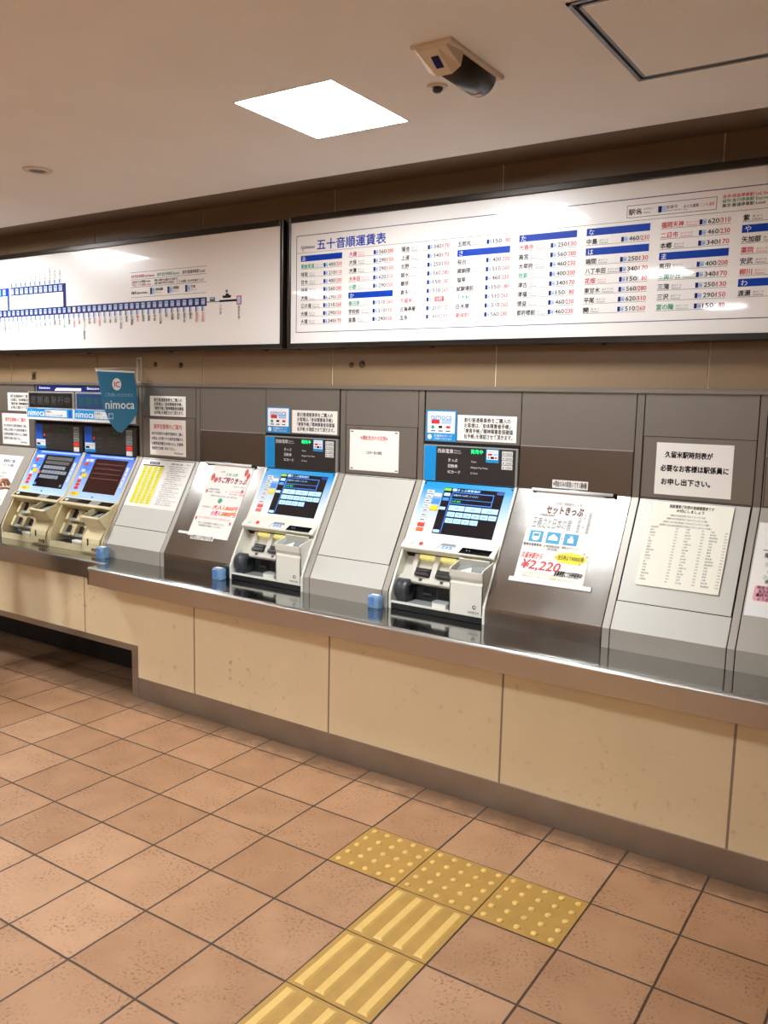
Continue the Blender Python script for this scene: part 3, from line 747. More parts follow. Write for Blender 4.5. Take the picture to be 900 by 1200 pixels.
def keys_c(X, tp):
    cols = ['key_white', 'key_red', 'key_blue', 'key_white', 'key_blue', 'key_white', 'key_red', 'key_red', 'key_red']
    for k in range(9):
        s = .515-.0245*k; m = MB().box(SL, X(.050), X(.084), s, s+.020, .004, .009, cols[k], .002); m.build('key', tp)
    for k, mm in enumerate(('key_white', 'key_blue', 'key_blue')):
        s = .515-.030*k; m = MB().box(SL, X(.088), X(.124), s, s+.022, .004, .009, mm, .002); m.build('key', tp)
    MB().box(SL, X(.070), X(.118), .405, .432, .004, .010, 'key_yellow', .002).build('key', tp)
    m = MB(); m.disc(SL, X(.075), .288, .048, 'key_yellow', .0056, 20, .014); m.text(SL, '定期券', X(.045), .281, .013, 'ink_red', .006); m.build('sticker', tp)
    m = MB().box(SL, X(.464), X(.484), .36, .50, .004, .0058, 'key_white'); m.vtext(SL, 'お取扱い', X(.474), .49, .014, 'ink_blue', .0062, .03); m.build('side_label', tp)
    m = MB().box(SL, X(.07), X(.484), .556, .566, .004, .0056, 'ink_ltblue'); m.build('top_strip', tp)
    m = MB().box(SL, X(.252), X(.268), .272, .280, .004, .0056, 'ink_blue'); m.build('small_mark', tp)
def ui_c1(X, sc):
    h0, h1 = .0060, .0068; m = MB()
    m.box(SL, X(.165), X(.435), .505, .530, h0, h1, 'led_gray').box(SL, X(.165), X(.42), .475, .498, h0, h1, 'led_gray')
    for r, (n, v) in enumerate(((7, .440), (8, .405), (6, .370))):
        for k in range(n): m.box(SL, X(.168+.0335*k), X(.168+.0335*k+.030), v, v+.024, h0, h1, 'ui_gray')
    m.box(SL, X(.142), X(.160), .40, .42, h0, h1, 'key_red').box(SL, X(.142), X(.160), .36, .38, h0, h1, 'ui_navy').box(SL, X(.142), X(.166), .318, .334, h0, h1, 'ui_blue').box(SL, X(.416), X(.436), .318, .334, h0, h1, 'ui_gray')
    m.build('screen_buttons', sc)
def ui_c2(X, sc):
    h0, h1 = .0060, .0068; m = MB()
    for k in range(4): m.box(SL, X(.165), X(.43), .505-.034*k, .512-.034*k, h0, h1, 'ui_rose')
    m.text(SL, 'ただいま発売を', X(.20), .47, .018, 'ui_rose', h1); m.text(SL, '中止しています', X(.20), .435, .018, 'ui_rose', h1); m.build('screen_message', sc)
def lip_c(X, w, lip, a, b, h):
    p0 = SL(0, b-.008, .012); p1 = SL(0, a+.016, h); dy, dz = p0.y-p1.y, p0.z-p1.z; ln = math.hypot(dy, dz)
    def LF(u, v, hh=0.0): return Vector((u, p1.y+dy*v/ln-dz/ln*hh, p1.z+dz*v/ln+dy/ln*hh))
    t0, t1 = .003, ln-.003
    m = MB().box(LF, X(.025), X(.285), t0, t1, -.004, .0012, 'black_gloss'); m.build('coin_entry', lip)
    m = MB().disc(LF, X(.055), (t0+t1)/2, .016, 'key_white', .002, 18, .011); m.build('coin_hole', lip)
    m = MB().box(LF, X(.290), X(.372), t0, t1, -.004, .0012, 'gray_plastic'); m.build('card_slot', lip)
    m = MB().box(LF, X(.378), X(w-.022), t0, t1, -.004, .0012, 'black_gloss'); m.build('banknote_slot', lip)
def bay_c(X, w, t):
    m = MB().box(SL, X(.013), X(w-.013), .03, .215, -.085, -.072, 'machine_cream'); m.build('coin_plate', t)
    for s0 in (.118, .020):
        for u in (.085, .205):
            m = MB()
            off = -.072 if s0 > .1 else -.066
            m.box(SL, X(u-.030), X(u-.008), s0, s0+.075, off, -.022, 'machine_cream', .004).box(SL, X(u+.062), X(u+.084), s0, s0+.075, off, -.022, 'machine_cream', .004)
            m.box(SL, X(u-.008), X(u+.062), s0-.004, s0+.020, off, -.034, 'gray_plastic', .004)  # darker grey: shadow inside the bracket cup put into the colour
            br = m.build('coin_bracket', t)
            MB().box(SL, X(u-.006), X(u+.060), s0+.020, s0+.072, off, -.050, 'black').box(SL, X(u+.068), X(u+.078), s0+.012, s0+.058, -.024, -.0212, 'black').build('coin_slot', br)
    m = MB().box(W(YB+.13), X(.013), X(w-.013), .757, .85, 0, .02, 'machine_cavity'); m.build('return_plate', t)
    m = MB().box(W(YB+.05), X(.20), X(.315), .757, .782, 0, .035, 'machine_white', .006); m.build('change_cup', t)
def logo_c(xb, xe, bx):
    F = W(S_C['boxprof'][0][0]-.0005); m = MB()
    m.box(F, xb+.055, xb+.067, .775, .815, 0, .001, 'black'); m.build('slot', bx)
    m = MB().box(F, xe-.075, xe-.012, .742, .760, 0, .001, 'ink_brown').text(F, 'OMRON', xe-.070, .744, .012, 'machine_cream', .0016, width=.05); m.build('name_plate', bx)
S_C = dict(SW); S_C.update(body='machine_cream', cav='machine_cavity', bezel='frame_dark', bluew=.085, blue2='deep_blue', display=disp_c, panel=(.256, .574), print='print_royal',
          screen=(.140, .452, .306, .543), ui=ui_c1, keys=keys_c, lip=(.200, .262), liph=.034, lipd=.008, lipparts=lip_c, boxx=.340, cavfloor='dark_plastic', bay=bay_c, black_base=False, traymat='black_gloss', logo=logo_c,
          boxprof=[(.905, .735), (.905, .790), (.912, .815), (.938, .850), (.952, .868), (.948, .880), (.905, .935), (.902, .945), (.912, .952), (1.035, 1.004), (1.08, 1.0), (1.08, .735)],
          tray=((.906, .9495), (1.030, 1.002)))
CG = 'cream ticket machines'
machine(-3.468, .519, 'cream ticket machine at the left with rows of grey buttons on its screen', CG, S_C)
S_2 = dict(S_C); S_2.update(screen_mat='screen_red', ui=ui_c2)
machine(-2.945, .523, 'cream ticket machine below the pennant with a dark reddish screen', CG, S_2)

# printed gradient uses the object's own z: move the touch panel origin so that z = 0 is at the ledge
for mn, a, b in (('print_sky', SL(0, .36).z-ZL, SL(0, .55).z-ZL), ('print_royal', SL(0, .28).z-ZL, SL(0, .56).z-ZL)):
    for n in MATS[mn].node_tree.nodes:
        if n.type == 'MAP_RANGE': n.inputs['From Min'].default_value = a; n.inputs['From Max'].default_value = b

# ---- lit-letter boxes over the cream machines
def led_box(x0, x1, label, dark):
    t = thing('message_display', label, 'display', ((x0+x1)/2, 1.17, 1.515), 'message displays over the cream machines')
    yf = 1.135; F = W(yf)
    m = MB().box(F, x0, x1, 1.585, 1.700, -.078, 0, 'bezel_silver', .004); m.build('case', t)
    m = MB().box(F, x0+.018, x1-.018, 1.596, 1.690, 0, .002, dark); wdw = m.build('window', t)
    m = MB()
    for k, ch in enumerate('定期券発行中'): m.text(F, ch, x0+.038+k*.073, 1.613, .058, 'led_gray' if dark == 'black' else 'led_dim', .0024)
    m.build('message', wdw)
    G = W(yf-.004)
    m = MB().box(G, x0-.012, x1-.004, 1.512, 1.590, -.080, 0, 'key_white', .002); pl = m.build('label_plate', t)
    m = MB().box(G, x0-.002, x1-.012, 1.530, 1.588, 0, .0008, 'sky_blue').box(G, x0+.195, x1-.07, 1.536, 1.580, 0, .0014, 'key_white')
    m.textbox(G, 'nimoca', x0+.010, x0+.188, 1.538, 1.578, 'ink_white', .0012, bold=.004); m.text(G, '定期券も', x0+.20, 1.558, .018, 'ink', .0018, width=.07); m.text(G, 'ICカードでお得', x0+.20, 1.540, .012, 'ink', .0018, width=.18)
    m.box(G, x1-.05, x1-.025, 1.534, 1.582, 0, .0012, 'deep_blue'); m.build('printing', pl)
led_box(-3.447, -2.952, 'grey message display with dim characters, left of the pennant', 'black')
led_box(-2.940, -2.445, 'blue-lit message display partly hidden by the hanging pennant', 'led_blue')
m = MB().box(W(YT), -3.447, -2.44, 1.705, 1.741, 0, .004, 'ink_navy')
for x in (-3.42, -2.91):
    m.text(W(YT), 'Season', x, 1.716, .022, 'ink_white', .0046, width=.12, bold=.008); m.extrude(W(YT), [(x+.17, 1.708), (x+.19, 1.726), (x+.45, 1.726), (x+.45, 1.708)], .004, .0046, 'paper')
tag(m.build('header_strip'), 'narrow navy lettered strip behind the message displays', 'sign')

# ------------------------------------------------------------------ papers, stickers and posters
def wall_notice(name, label, cat, u0, u1, v0, v1, draw, paper='paper', group=None, tilt=0.0, part='sheet'):
    t = thing(name, label, cat, ((u0+u1)/2, YT-.002, v0), group)
    F = W(YT-.002)
    MB().box(F, u0, u1, v0, v1, -.0004, .0008, paper).build(part, t)
    m = MB(); draw(F, m, u0, u1, v0, v1)
    if m.v: m.build('printing', t)
    return t
def d_disc(F, m, u0, u1, v0, v1):
    w = u1-u0; h = v1-v0; L4 = ['割引普通乗車券をご購入の', 'お客様は､｢身体障害者手帳｣', '｢療育手帳｣｢精神障害者保健福', '祉手帳｣を確認させて頂きます。']
    for k, s in enumerate(L4): m.text(F, s, u0+.12*w, v1-h*(.28+.21*k), .022, 'ink', .0012, width=w*(.78 if k < 2 else .82), bold=.012)
NG = 'white four-line discount notices'
wall_notice('paper_notice', 'four-line white notice partly behind the left message display', 'notice', -3.79, -3.49, 1.563, 1.688, d_disc, group=NG)
wall_notice('paper_notice', 'four-line white notice right of the pennant, above the red-headed sheet', 'notice', -2.314, -2.004, 1.567, 1.688, d_disc, group=NG)
wall_notice('paper_notice', 'four-line white notice above the machine beside the strawberry poster', 'notice', -1.189, -.884, 1.508, 1.630, d_disc, group=NG)
wall_notice('paper_notice', 'four-line white notice above the machine beside the set ticket poster', 'notice', -.172, .134, 1.512, 1.632, d_disc, group=NG)
def d_pass(F, m, u0, u1, v0, v1):
    w = u1-u0
    m.text(F, '通学定期券のご案内', u0+w*.5, v1-.058, .030, 'ink_red', .0012, width=w*.78, align='C', bold=.008)
    for k, s in enumerate(('4月1日利用分の通学定期券をご購入', 'の際は､お手数ですが通学証明書また', 'は通学証明書をお持ちの上､定期券', '発売所でお買い求め下さい。')): m.text(F, s, u0+.05*w, v1-.095-.030*k, .019, 'ink_navy', .0012, width=w*.88 if k < 3 else w*.66, bold=.012)
    m.text(F, 'Nishitetsu', u1-.10, v0+.012, .016, 'ink_navy', .0012, width=.075, slant=.25, bold=.010)
wall_notice('paper_sheet', 'white sheet with a red heading, left of the left message display', 'notice', -3.866, -3.552, 1.325, 1.542, d_pass, group='red-headed pass sheets')
wall_notice('paper_sheet', 'white sheet with a red heading above the yellow timetable', 'notice', -2.318, -2.006, 1.329, 1.547, d_pass, group='red-headed pass sheets')
def d_out(F, m, u0, u1, v0, v1):
    w = u1-u0
    m.text(F, '※運転見合わせ区間※', u0+w*.5, v1-.050, .022, 'ink_red', .0012, width=w*.55, align='C', bold=.008); m.text(F, '二日市～宮の陣間', u0+w*.5, v0+.085, .016, 'ink', .0012, width=w*.32, align='C', bold=.01)
    for a, b in ((u0+.006, v0+.006), (u1-.02, v0+.006), (u0+.006, v1-.012), (u1-.024, v1-.012)): m.box(F, a, a+.016, b, b+.006, 0, .0012, 'ink_gray')
t = wall_notice('paper_sheet', 'nearly blank white sheet with a short red heading on the blank console', 'notice', -.801, -.500, 1.333, 1.540, d_out)
MB().tube([W(YT)(-.745+.02*math.cos(a), 1.541+.012*math.sin(a), .003) for a in [k*math.pi/8 for k in range(9)]], .0012, 'slot_metal', 6).build('wire_hook', t)
def d_time(F, m, u0, u1, v0, v1):
    for k, (s, a, b) in enumerate((('久留米駅時刻表が', .12, .74), ('必要なお客様は駅係員に', .07, .95), ('お申し出下さい。', .09, .73))):
        w = u1-u0; m.text(F, s, u0+a*w, v1-.062-.056*k, .027, 'ink', .0012, width=(b-a)*w, bold=.022)
wall_notice('paper_sheet', 'cream sheet with three bold black lines above the price list', 'notice', .771, 1.075, 1.331, 1.546, d_time, 'paper')
def d_ic(F, m, u0, u1, v0, v1):
    w = u1-u0; h = v1-v0
    m.box(F, u0+.008, u1-.008, v0+h*.26, v1-.006, 0, .0012, 'ink_white')
    m.textbox(F, 'nimoca', u0+.028, u1-.026, v1-.045, v1-.018, 'sky_blue', .0016, bold=.004)
    m.box(F, u0+.03, u0+.075, v0+h*.56, v0+h*.70, 0, .0016, 'ink_red').box(F, u0+.085, u1-.026, v0+h*.56, v0+h*.70, 0, .0016, 'ink_ltblue')
    m.disc(F, u0+.038, v0+h*.45, .009, 'ink_green', .0016, 14).box(F, u0+.070, u0+.090, v0+h*.42, v0+h*.50, 0, .0016, 'ink').box(F, u0+.112, u0+.134, v0+h*.42, v0+h*.50, 0, .0016, 'ink_red')
    for k in range(3): m.box(F, u0+.028+.041*k, u0+.052+.041*k, v0+h*.31, v0+h*.35, 0, .0016, 'ink_gray')
    m.disc(F, u0+.022, v0+h*.13, .012, 'ink_white', .0012, 18); m.text(F, 'IC', u0+.015, v0+h*.09, .011, 'ink_red', .0016)
    m.text(F, '交通系ICカード', u0+.045, v0+h*.13, .013, 'ink_white', .0012, width=.10); m.text(F, 'ご利用いただけます', u0+.045, v0+h*.04, .011, 'ink_white', .0012, width=.10)
wall_notice('card_sign', 'square blue-edged card sticker above the machine beside the strawberry poster', 'sticker', -1.369, -1.204, 1.503, 1.643, d_ic, 'sky_blue', 'square card stickers', part='plate')
wall_notice('card_sign', 'square blue-edged card sticker above the machine beside the set ticket poster', 'sticker', -.345, -.178, 1.504, 1.651, d_ic, 'sky_blue', 'square card stickers', part='plate')
def d_cash(F, m, u0, u1, v0, v1): m.text(F, '※現金のみの取扱いです 5番8番', u0+.005, v0+.006, .026, 'ink', .0012, width=(u1-u0)-.010, bold=.010)
wall_notice('paper_strip', 'small white strip of black lettering above the set ticket poster', 'notice', .319, .484, 1.3225, 1.359, d_cash)

def slope_poster(name, label, u0, u1, s0, s1, draw, paper='paper', h=.0022, cat='poster', loc=None):
    p = SL((u0+u1)/2, s0, h); t = thing(name, label, cat, p)
    F = lambda u, v, hh=0.0: SL(u, v, h+hh)
    MB().box(F, u0, u1, s0, s1, -.0015, 0, paper).build('sheet', t)
    m = MB(); draw(F, m, t)
    if m.v: m.build('printing', t)
    return t
# set ticket poster
def d_set(F, m, t):
    h = .0006
    m.text(F, '九州国立博物館セット券', .345, .513, .016, 'ink_gray', h, width=.13)
    m.textbox(F, 'セットきっぷ', .318, .487, .470, .508, 'ink_brown', h, bold=.03)
    m.text(F, '大宰府展 開催中', .288, .456, .012, 'ink', h, width=.075)
    m.textbox(F, '王羲之と日本の書', .268, .448, .398, .450, 'ink_gray', h)
    m.vtext(F, '九州国立博物館', .480, .478, .013, 'ink_gray', h, .0125); m.vtext(F, '太宰府天満宮参道', .522, .492, .014, 'ink_gray', h, .0125); m.vtext(F, '平成三十年', .500, .486, .010, 'ink_gray', h, .014)
    for k in range(3):
        u = .270+.080*k; m.box(F, u, u+.062, .331, .384, 0, h, 'icon_teal')
        if k == 0: m.box(F, u+.014, u+.048, .344, .376, h, h*2, 'ink_white').box(F, u+.018, u+.044, .358, .371, 2*h, 3*h, 'icon_teal').box(F, u+.020, u+.042, .338, .342, h, 2*h, 'ink_white')
        if k == 1: m.box(F, u+.010, u+.052, .346, .360, h, 2*h, 'ink_white'); m.poly(F, [(u+.010, .360), (u+.030, .376), (u+.052, .360)], 'ink_white', 2*h)
        if k == 2: m.box(F, u+.018, u+.044, .342, .362, h, 2*h, 'ink_white').box(F, u+.026, u+.038, .362, .374, h, 2*h, 'ink_white')
        if k < 2: m.text(F, '+', u+.066, .348, .020, 'ink_red', h)
    m.text(F, '電車往復乗車券', .252, .310, .014, 'ink', h, width=.085, bold=.008); m.text(F, '太宰府散策券', .345, .310, .013, 'ink', h, width=.075); m.text(F, '展覧会チケット', .430, .312, .012, 'ink', h, width=.075); m.text(F, '(特別展)', .365, .297, .012, 'ink', h, width=.05)
    m.textbox(F, '久留米駅から', .254, .352, .252, .280, 'ink_red', h, bold=.02, slant=.2)
    m.textbox(F, '¥2,220', .262, .440, .198, .246, 'ink_red', h, bold=.014, slant=.2)
    n = 28; m.poly(F, [(.480+(.075 if k % 2 else .068)*math.cos(2*math.pi*k/n), .272+(.028 if k % 2 else .024)*math.sin(2*math.pi*k/n)) for k in range(n)], 'burst_yellow', h)
    m.textbox(F, '当日券より¥300お得', .424, .538, .262, .284, 'ink', h*2, bold=.008)
    m.textbox(F, '駅事務室にて好評発売中!', .424, .546, .186, .212, 'ink', h, bold=.022, slant=.2)
    m.text(F, '※きっぷはお1人様1枚となります｡払い戻しはできません', .266, .180, .009, 'ink_olive', h, width=.17); m.text(F, '※展覧会の詳しい内容については博物館にお問い合わせ下さい｡', .280, .166, .009, 'ink_olive', h, width=.25)
    for a, b in ((.535, .300), (.550, .288), (.415, .270), (.525, .250)): m.disc(F, a, b, .004, 'key_orange', h, 8)
t = slope_poster('ticket_poster', 'white set ticket poster with a red 2,220 yen price and yellow burst', .247, .561, .150, .572, d_set)
m = MB().tube([SL(u, .578, .010) for u in (.228, .604)], .0075, 'rail_white', 12); rl = m.build('top_rail', t)
MB().tube([SL(.604, .578, .010), SL(.612, .578, .010)], .0105, 'black', 12).build('end_cap', rl)
MB().box(SL, .392, .440, .580, .588, .004, .017, 'dark_plastic').build('clip', rl)
MB().box(SL, .226, .601, .138, .159, .001, .006, 'rail_white', .002).build('bottom_rail', t)
# strawberry poster
def d_straw(F, m, t):
    h = .0006
    m.text(F, '西鉄電車', -1.690, .525, .012, 'ink_gray', h, width=.03); m.text(F, '大城･北野', -1.645, .506, .020, 'ink_green', h, width=.09, bold=.008)
    m.textbox(F, 'いちご狩りきっぷ', -1.722, -1.470, .463, .498, 'ink_crimson', h, bold=.03)
    m.text(F, '1月6日(土)～5月31日', -1.56, .440, .012, 'ink_green', h, width=.09)
    m.text(F, '西鉄電車往復乗車券', -1.735, .412, .012, 'ink_navy', h, width=.085); m.text(F, '(久留米～大城間)', -1.735, .396, .012, 'ink_navy', h, width=.10); m.text(F, '+', -1.60, .400, .018, 'ink', h); m.text(F, 'いちご狩り体験', -1.565, .408, .012, 'ink_red', h, width=.10); m.text(F, '30分食べ放題', -1.565, .392, .012, 'ink_red', h, width=.11)
    m.text(F, '期間:平成30年1月～5月 ※要予約', -1.70, .374, .010, 'ink', h, width=.20)
    m.poly(F, [(-1.628, .366), (-1.602, .366), (-1.602, .352), (-1.592, .352), (-1.615, .334), (-1.638, .352), (-1.628, .352)], 'ink_green', h)
    m.text(F, '久留米駅から', -1.735, .302, .013, 'ink_crimson', h, width=.075); m.textbox(F, '大人1,860円', -1.650, -1.468, .298, .326, 'ink_orange', h, bold=.03, slant=.15); m.textbox(F, '小児', -1.650, -1.600, .262, .290, 'ink_magenta', h, bold=.03, slant=.15); m.textbox(F, '1,080円', -1.590, -1.468, .262, .290, 'ink_orange', h, bold=.03, slant=.15)
    m.text(F, '※いちごの生育状況により中止する場合があります', -1.735, .236, .013, 'ink_red', h, width=.25)
    m.text(F, '詳しくは駅係員にお尋ね下さい｡', -1.715, .205, .012, 'ink', h, width=.20); m.text(F, '駅事務室で発売しています｡', -1.705, .188, .012, 'ink', h, width=.17)
    for a, b, r in ((-1.498, .536, .017), (-1.475, .514, .015), (-1.738, .492, .017), (-1.706, .476, .013), (-1.478, .420, .009), (-1.745, .404, .009), (-1.745, .234, .008), (-1.478, .222, .008)):
        m.poly(F, [(a+r*.9*math.sin(2*math.pi*k/16)*(1.0 if math.cos(2*math.pi*k/16) > 0 else .8), b+r*1.3*math.cos(2*math.pi*k/16)) for k in range(16)], 'strawberry', h); m.poly(F, [(a-r*.5, b+r*1.2), (a, b+r*.8), (a+r*.5, b+r*1.2), (a, b+r*1.5)], 'ink_green', h*2)
t = slope_poster('ticket_poster', 'white strawberry ticket poster with red berries and orange prices', -1.762, -1.455, .128, .572, d_straw)
m = MB().tube([SL(u, .577, .010) for u in (-1.832, -1.466)], .0075, 'rail_white', 12); rl = m.build('top_rail', t)
MB().tube([SL(-1.466, .577, .010), SL(-1.458, .577, .010)], .0105, 'black', 12).build('end_cap', rl)
MB().box(SL, -1.69, -1.64, .580, .587, .004, .017, 'dark_plastic').build('clip', rl)
MB().box(SL, -1.838, -1.50, .133, .147, .001, .004, 'rail_white').build('bottom_rail', t)
p = SL(-1.64, .11, .005)
t = thing('paper_strip', 'small white strip of black lettering across the foot of the strawberry poster', 'notice', p)
F5 = lambda u, v, hh=0.0: SL(u, v, .0046+hh)
MB().box(F5, -1.730, -1.553, .108, .140, -.0008, .0004, 'paper').build('sheet', t)
MB().text(F5, '50枚以上は予約が必要', -1.725, .110, .024, 'ink', .0008, width=.165, bold=.010).build('printing', t)
# price list board
def d_list(F, m, t):
    h = .0006
    m.text(F, '西鉄電車ご利用の皆様運賃表です', .845, .545, .016, 'ink', h, width=.175, bold=.008); m.text(F, '大切にしましょう', .875, .528, .014, 'ink', h, width=.11, bold=.015)
    for k in range(4): m.text(F, '拾得物やお忘れ物は駅係員までお知らせ下さいますようお願い', .855-.012*k, .508-.015*k, .0095, 'ink_gray', h, width=.14+.022*k)
    nm = ['西鉄福岡', '薬院', '平尾', '高宮', '大橋', '井尻', '雑餉隈', '春日原', '白木原', '下大利', '都府楼前', '二日市', '紫', '朝倉街道', '桜台', '筑紫', '津古', '三国が丘', '三沢', '大保', '小郡', '端間', '味坂', '宮の陣']
    for c, (u, w0) in enumerate(((.787, .03), (.905, .012), (.928, .035), (.995, .014), (1.035, .035), (1.078, .014))):
        for k in range(19):
            s = .452-.0128*k
            if c % 2 == 0: m.text(F, nm[(k*3+c) % 24], u-(.012 if c == 4 else 0), s, .0075, 'ink_gray', h)
            else: m.text(F, str(80+((k*37+c*90) % 54)*10), u-(.018 if c == 1 else (.0 if c == 5 else .005)), s, .0075, 'ink_gray', h)
slope_poster('price_list', 'cream price list sheet packed with fine columns on a stiff board', .772, 1.095, .199, .571, d_list, 'paper_cream', .0075, 'notice')
# timetable sheet with yellow columns
def d_pass2(F, m, t):
    h = .0006
    m.box(F, -2.300, -2.215, .540, .557, 0, h, 'ink_navy').text(F, '通勤定期運賃', -2.293, .542, .012, 'ink_white', h*2, width=.07)
    m.box(F, -2.352, -2.168, .528, .535, 0, h, 'ink')
    for c in range(4):
        u = -2.338+.046*c; m.box(F, u, u+.033, .275, .526, 0, h, 'paper_yellow')
        for k in range(17):
            m.text(F, ('櫛原', '味坂', '端間', '小郡', '大保', '三沢', '津古', '筑紫', '桜台', '紫', '五条', '井尻', '平尾', '薬院', '北野', '大城', '甘木')[(k+c*5) % 17], u+.003, .512-.0145*k, .010, 'ink_olive', h*2)
            m.text(F, str(3000+((k*1370+c*2110) % 13000)//10*10), u+.027, .512-.0145*k, .0085, 'ink_olive', h)
    tx = ['定期券のお買い求めについて', '1.通勤定期券は､どなたでもご購入いただけます｡', '2.通学定期券をお求めの際は､通学証明書が必要です｡', '3.継続の場合は､有効期間満了日の14日前から発売します｡', '4.払戻しの際は､所定の手数料をいただきます｡', '5.紛失された場合の再発行はいたしません｡', '6.新規定期券は7日前から発売いたします｡', '詳しくは係員にお尋ねください｡']
    m.text(F, '定期券ご利用のご案内', -2.115, .545, .011, 'ink', h, width=.10, bold=.008); m.text(F, 'Nishitetsu', -1.985, .549, .010, 'ink', h, width=.038, slant=.2)
    for k in range(19): m.text(F, tx[k % 8], -2.125+(.01 if k % 3 else 0), .528-.0138*k, .0092, 'ink_gray', h, width=(.165, .13, .15, .10)[k % 4])
slope_poster('timetable_sheet', 'white fare sheet with four yellow columns beside the cream machine', -2.379, -1.932, .256, .568, d_pass2, 'paper', .0026, 'notice')
def d_left(F, m, t):
    h = .0006
    m.text(F, '乗車券のご購入', -3.775, .455, .026, 'ink_navy', h, width=.15, bold=.008); m.text(F, 'についてのお願い', -3.785, .425, .022, 'ink_navy', h, width=.16, bold=.008); m.box(F, -3.82, -3.60, .405, .4065, 0, h, 'ink_gray')
    for k in range(5): m.text(F, 'この券売機では、きっぷと定期券を発売しています', -3.83, .370-.03*k, .014, 'ink_gray', h, width=.20-.02*(k % 2))
    m.box(F, -3.83, -3.60, .155, .185, 0, h, 'paper_pink')
slope_poster('paper_poster', 'white sloping notice at the left edge under the reaching hand', -3.858, -3.572, .140, .512, d_left, cat='notice')
def d_right(F, m, t):
    h = .0006
    m.box(F, 1.225, 1.50, .405, .408, 0, h, 'ink')
    m.text(F, '乗車券をご購入の際は', 1.232, .374, .022, 'ink', h, bold=.010)
    m.text(F, '①特急券をお持ちの方', 1.240, .340, .018, 'ink_gray', h); m.text(F, '②普通券のお客様', 1.252, .312, .018, 'ink', h, bold=.008); m.text(F, '③定期券をお持ちの方', 1.238, .288, .018, 'ink_green', h); m.text(F, '係員にお申し出を', 1.248, .272, .016, 'ink', h, bold=.008)
    pts = [(1.216+.01, .200), (1.50, .200), (1.50, .262), (1.226, .262), (1.218, .252), (1.216, .21)]
    m.poly(F, [(1.216, .205), (1.222, .200), (1.50, .200), (1.50, .262), (1.224, .262), (1.217, .256)], 'paper_pink', h)
    for k, s in enumerate(('所定のきっぷをお求め', '当日限り有効です', '最終列車にご注意', 'ようお願いします')): m.text(F, s, 1.226+.006*(k % 2), .246-.0148*k, .014, 'ink', h*2, bold=.010)
    m.box(F, 1.196, 1.62, .140, .178, 0, h, 'rail_white')
slope_poster('paper_poster', 'white notice with a pink box cut off by the right edge', 1.1955, 1.62, .138, .520, d_right, cat='notice')

# ------------------------------------------------------------------ fare boards
YBF = 1.10
def board(label, x0, x1, v0, v1, name):
    """dark framed glossy white panel hung off the wall; x0..v1 is the white face"""
    t = thing(name, label, 'sign board', ((x0+x1)/2, 1.155, v0-.03), 'long framed boards above the consoles')
    F = W(YBF)
    MB().box(F, x0-.018, x1+.018, v0-.024, v1+.026, -.108, -.012, 'frame_dark').build('case', t)
    m = MB()
    m.box(F, x0-.020, x0, v0-.026, v1+.030, -.014, .010, 'frame_dark', .003); m.box(F, x1, x1+.020, v0-.026, v1+.030, -.014, .010, 'frame_dark', .003)
    m.box(F, x0, x1, v0-.026, v0, -.014, .010, 'frame_dark', .003); m.box(F, x0, x1, v1, v1+.030, -.014, .010, 'frame_dark', .003)
    m.build('frame', t)
    fc = MB().box(F, x0, x1, v0, v1, -.012, 0, 'board_white').build('face', t)
    return t, fc, F
def board_screw(x, v): return MB().lathe(lambda u, w, h=0: Vector((u, 1.122+w, v-h)), x, 0, [(.010, -.004), (.010, .007), (.005, .011)], 'black', 12)
X2a, X2b = -1.168, 2.30
tb, fc, F = board('framed white fare table in columns with blue headings, the right board', -1.113, X2b, 1.974, 2.575, 'fare_board')
for x in (-1.075, -.27, .549, 1.37, 2.19): board_screw(x, 1.950).build('fixing_screw', tb)
h = .0006; m = MB()
bx0, bx1 = -1.078, 2.24
for u0, u1, v0, v1 in ((bx0, bx1, 2.507, 2.510), (bx0, bx1, 2.028, 2.031), (bx0, bx0+.003, 2.028, 2.510), (bx1-.003, bx1, 2.028, 2.510)): m.box(F, u0, u1, v0, v1, 0, h, 'ink_navy')
m.box(F, bx0+.003, bx1-.003, 2.423, 2.4245, 0, h, 'ink_gray')
m.textbox(F, '五十音順運賃表', -.945, -.531, 2.432, 2.483, 'ink_blue', h, bold=.010)
m.textbox(F, 'Nishitetsu', -1.049, -.962, 2.443, 2.459, 'ink_navy', h, bold=.010, slant=.25); m.poly(F, [(-1.046, 2.440), (-1.036, 2.436), (-1.028, 2.428), (-1.030, 2.436), (-1.038, 2.442)], 'ink_red', h)
fb = m.build('title_printing', fc)
K, R_, G_ = 'ink', 'ink_red', 'ink_green'
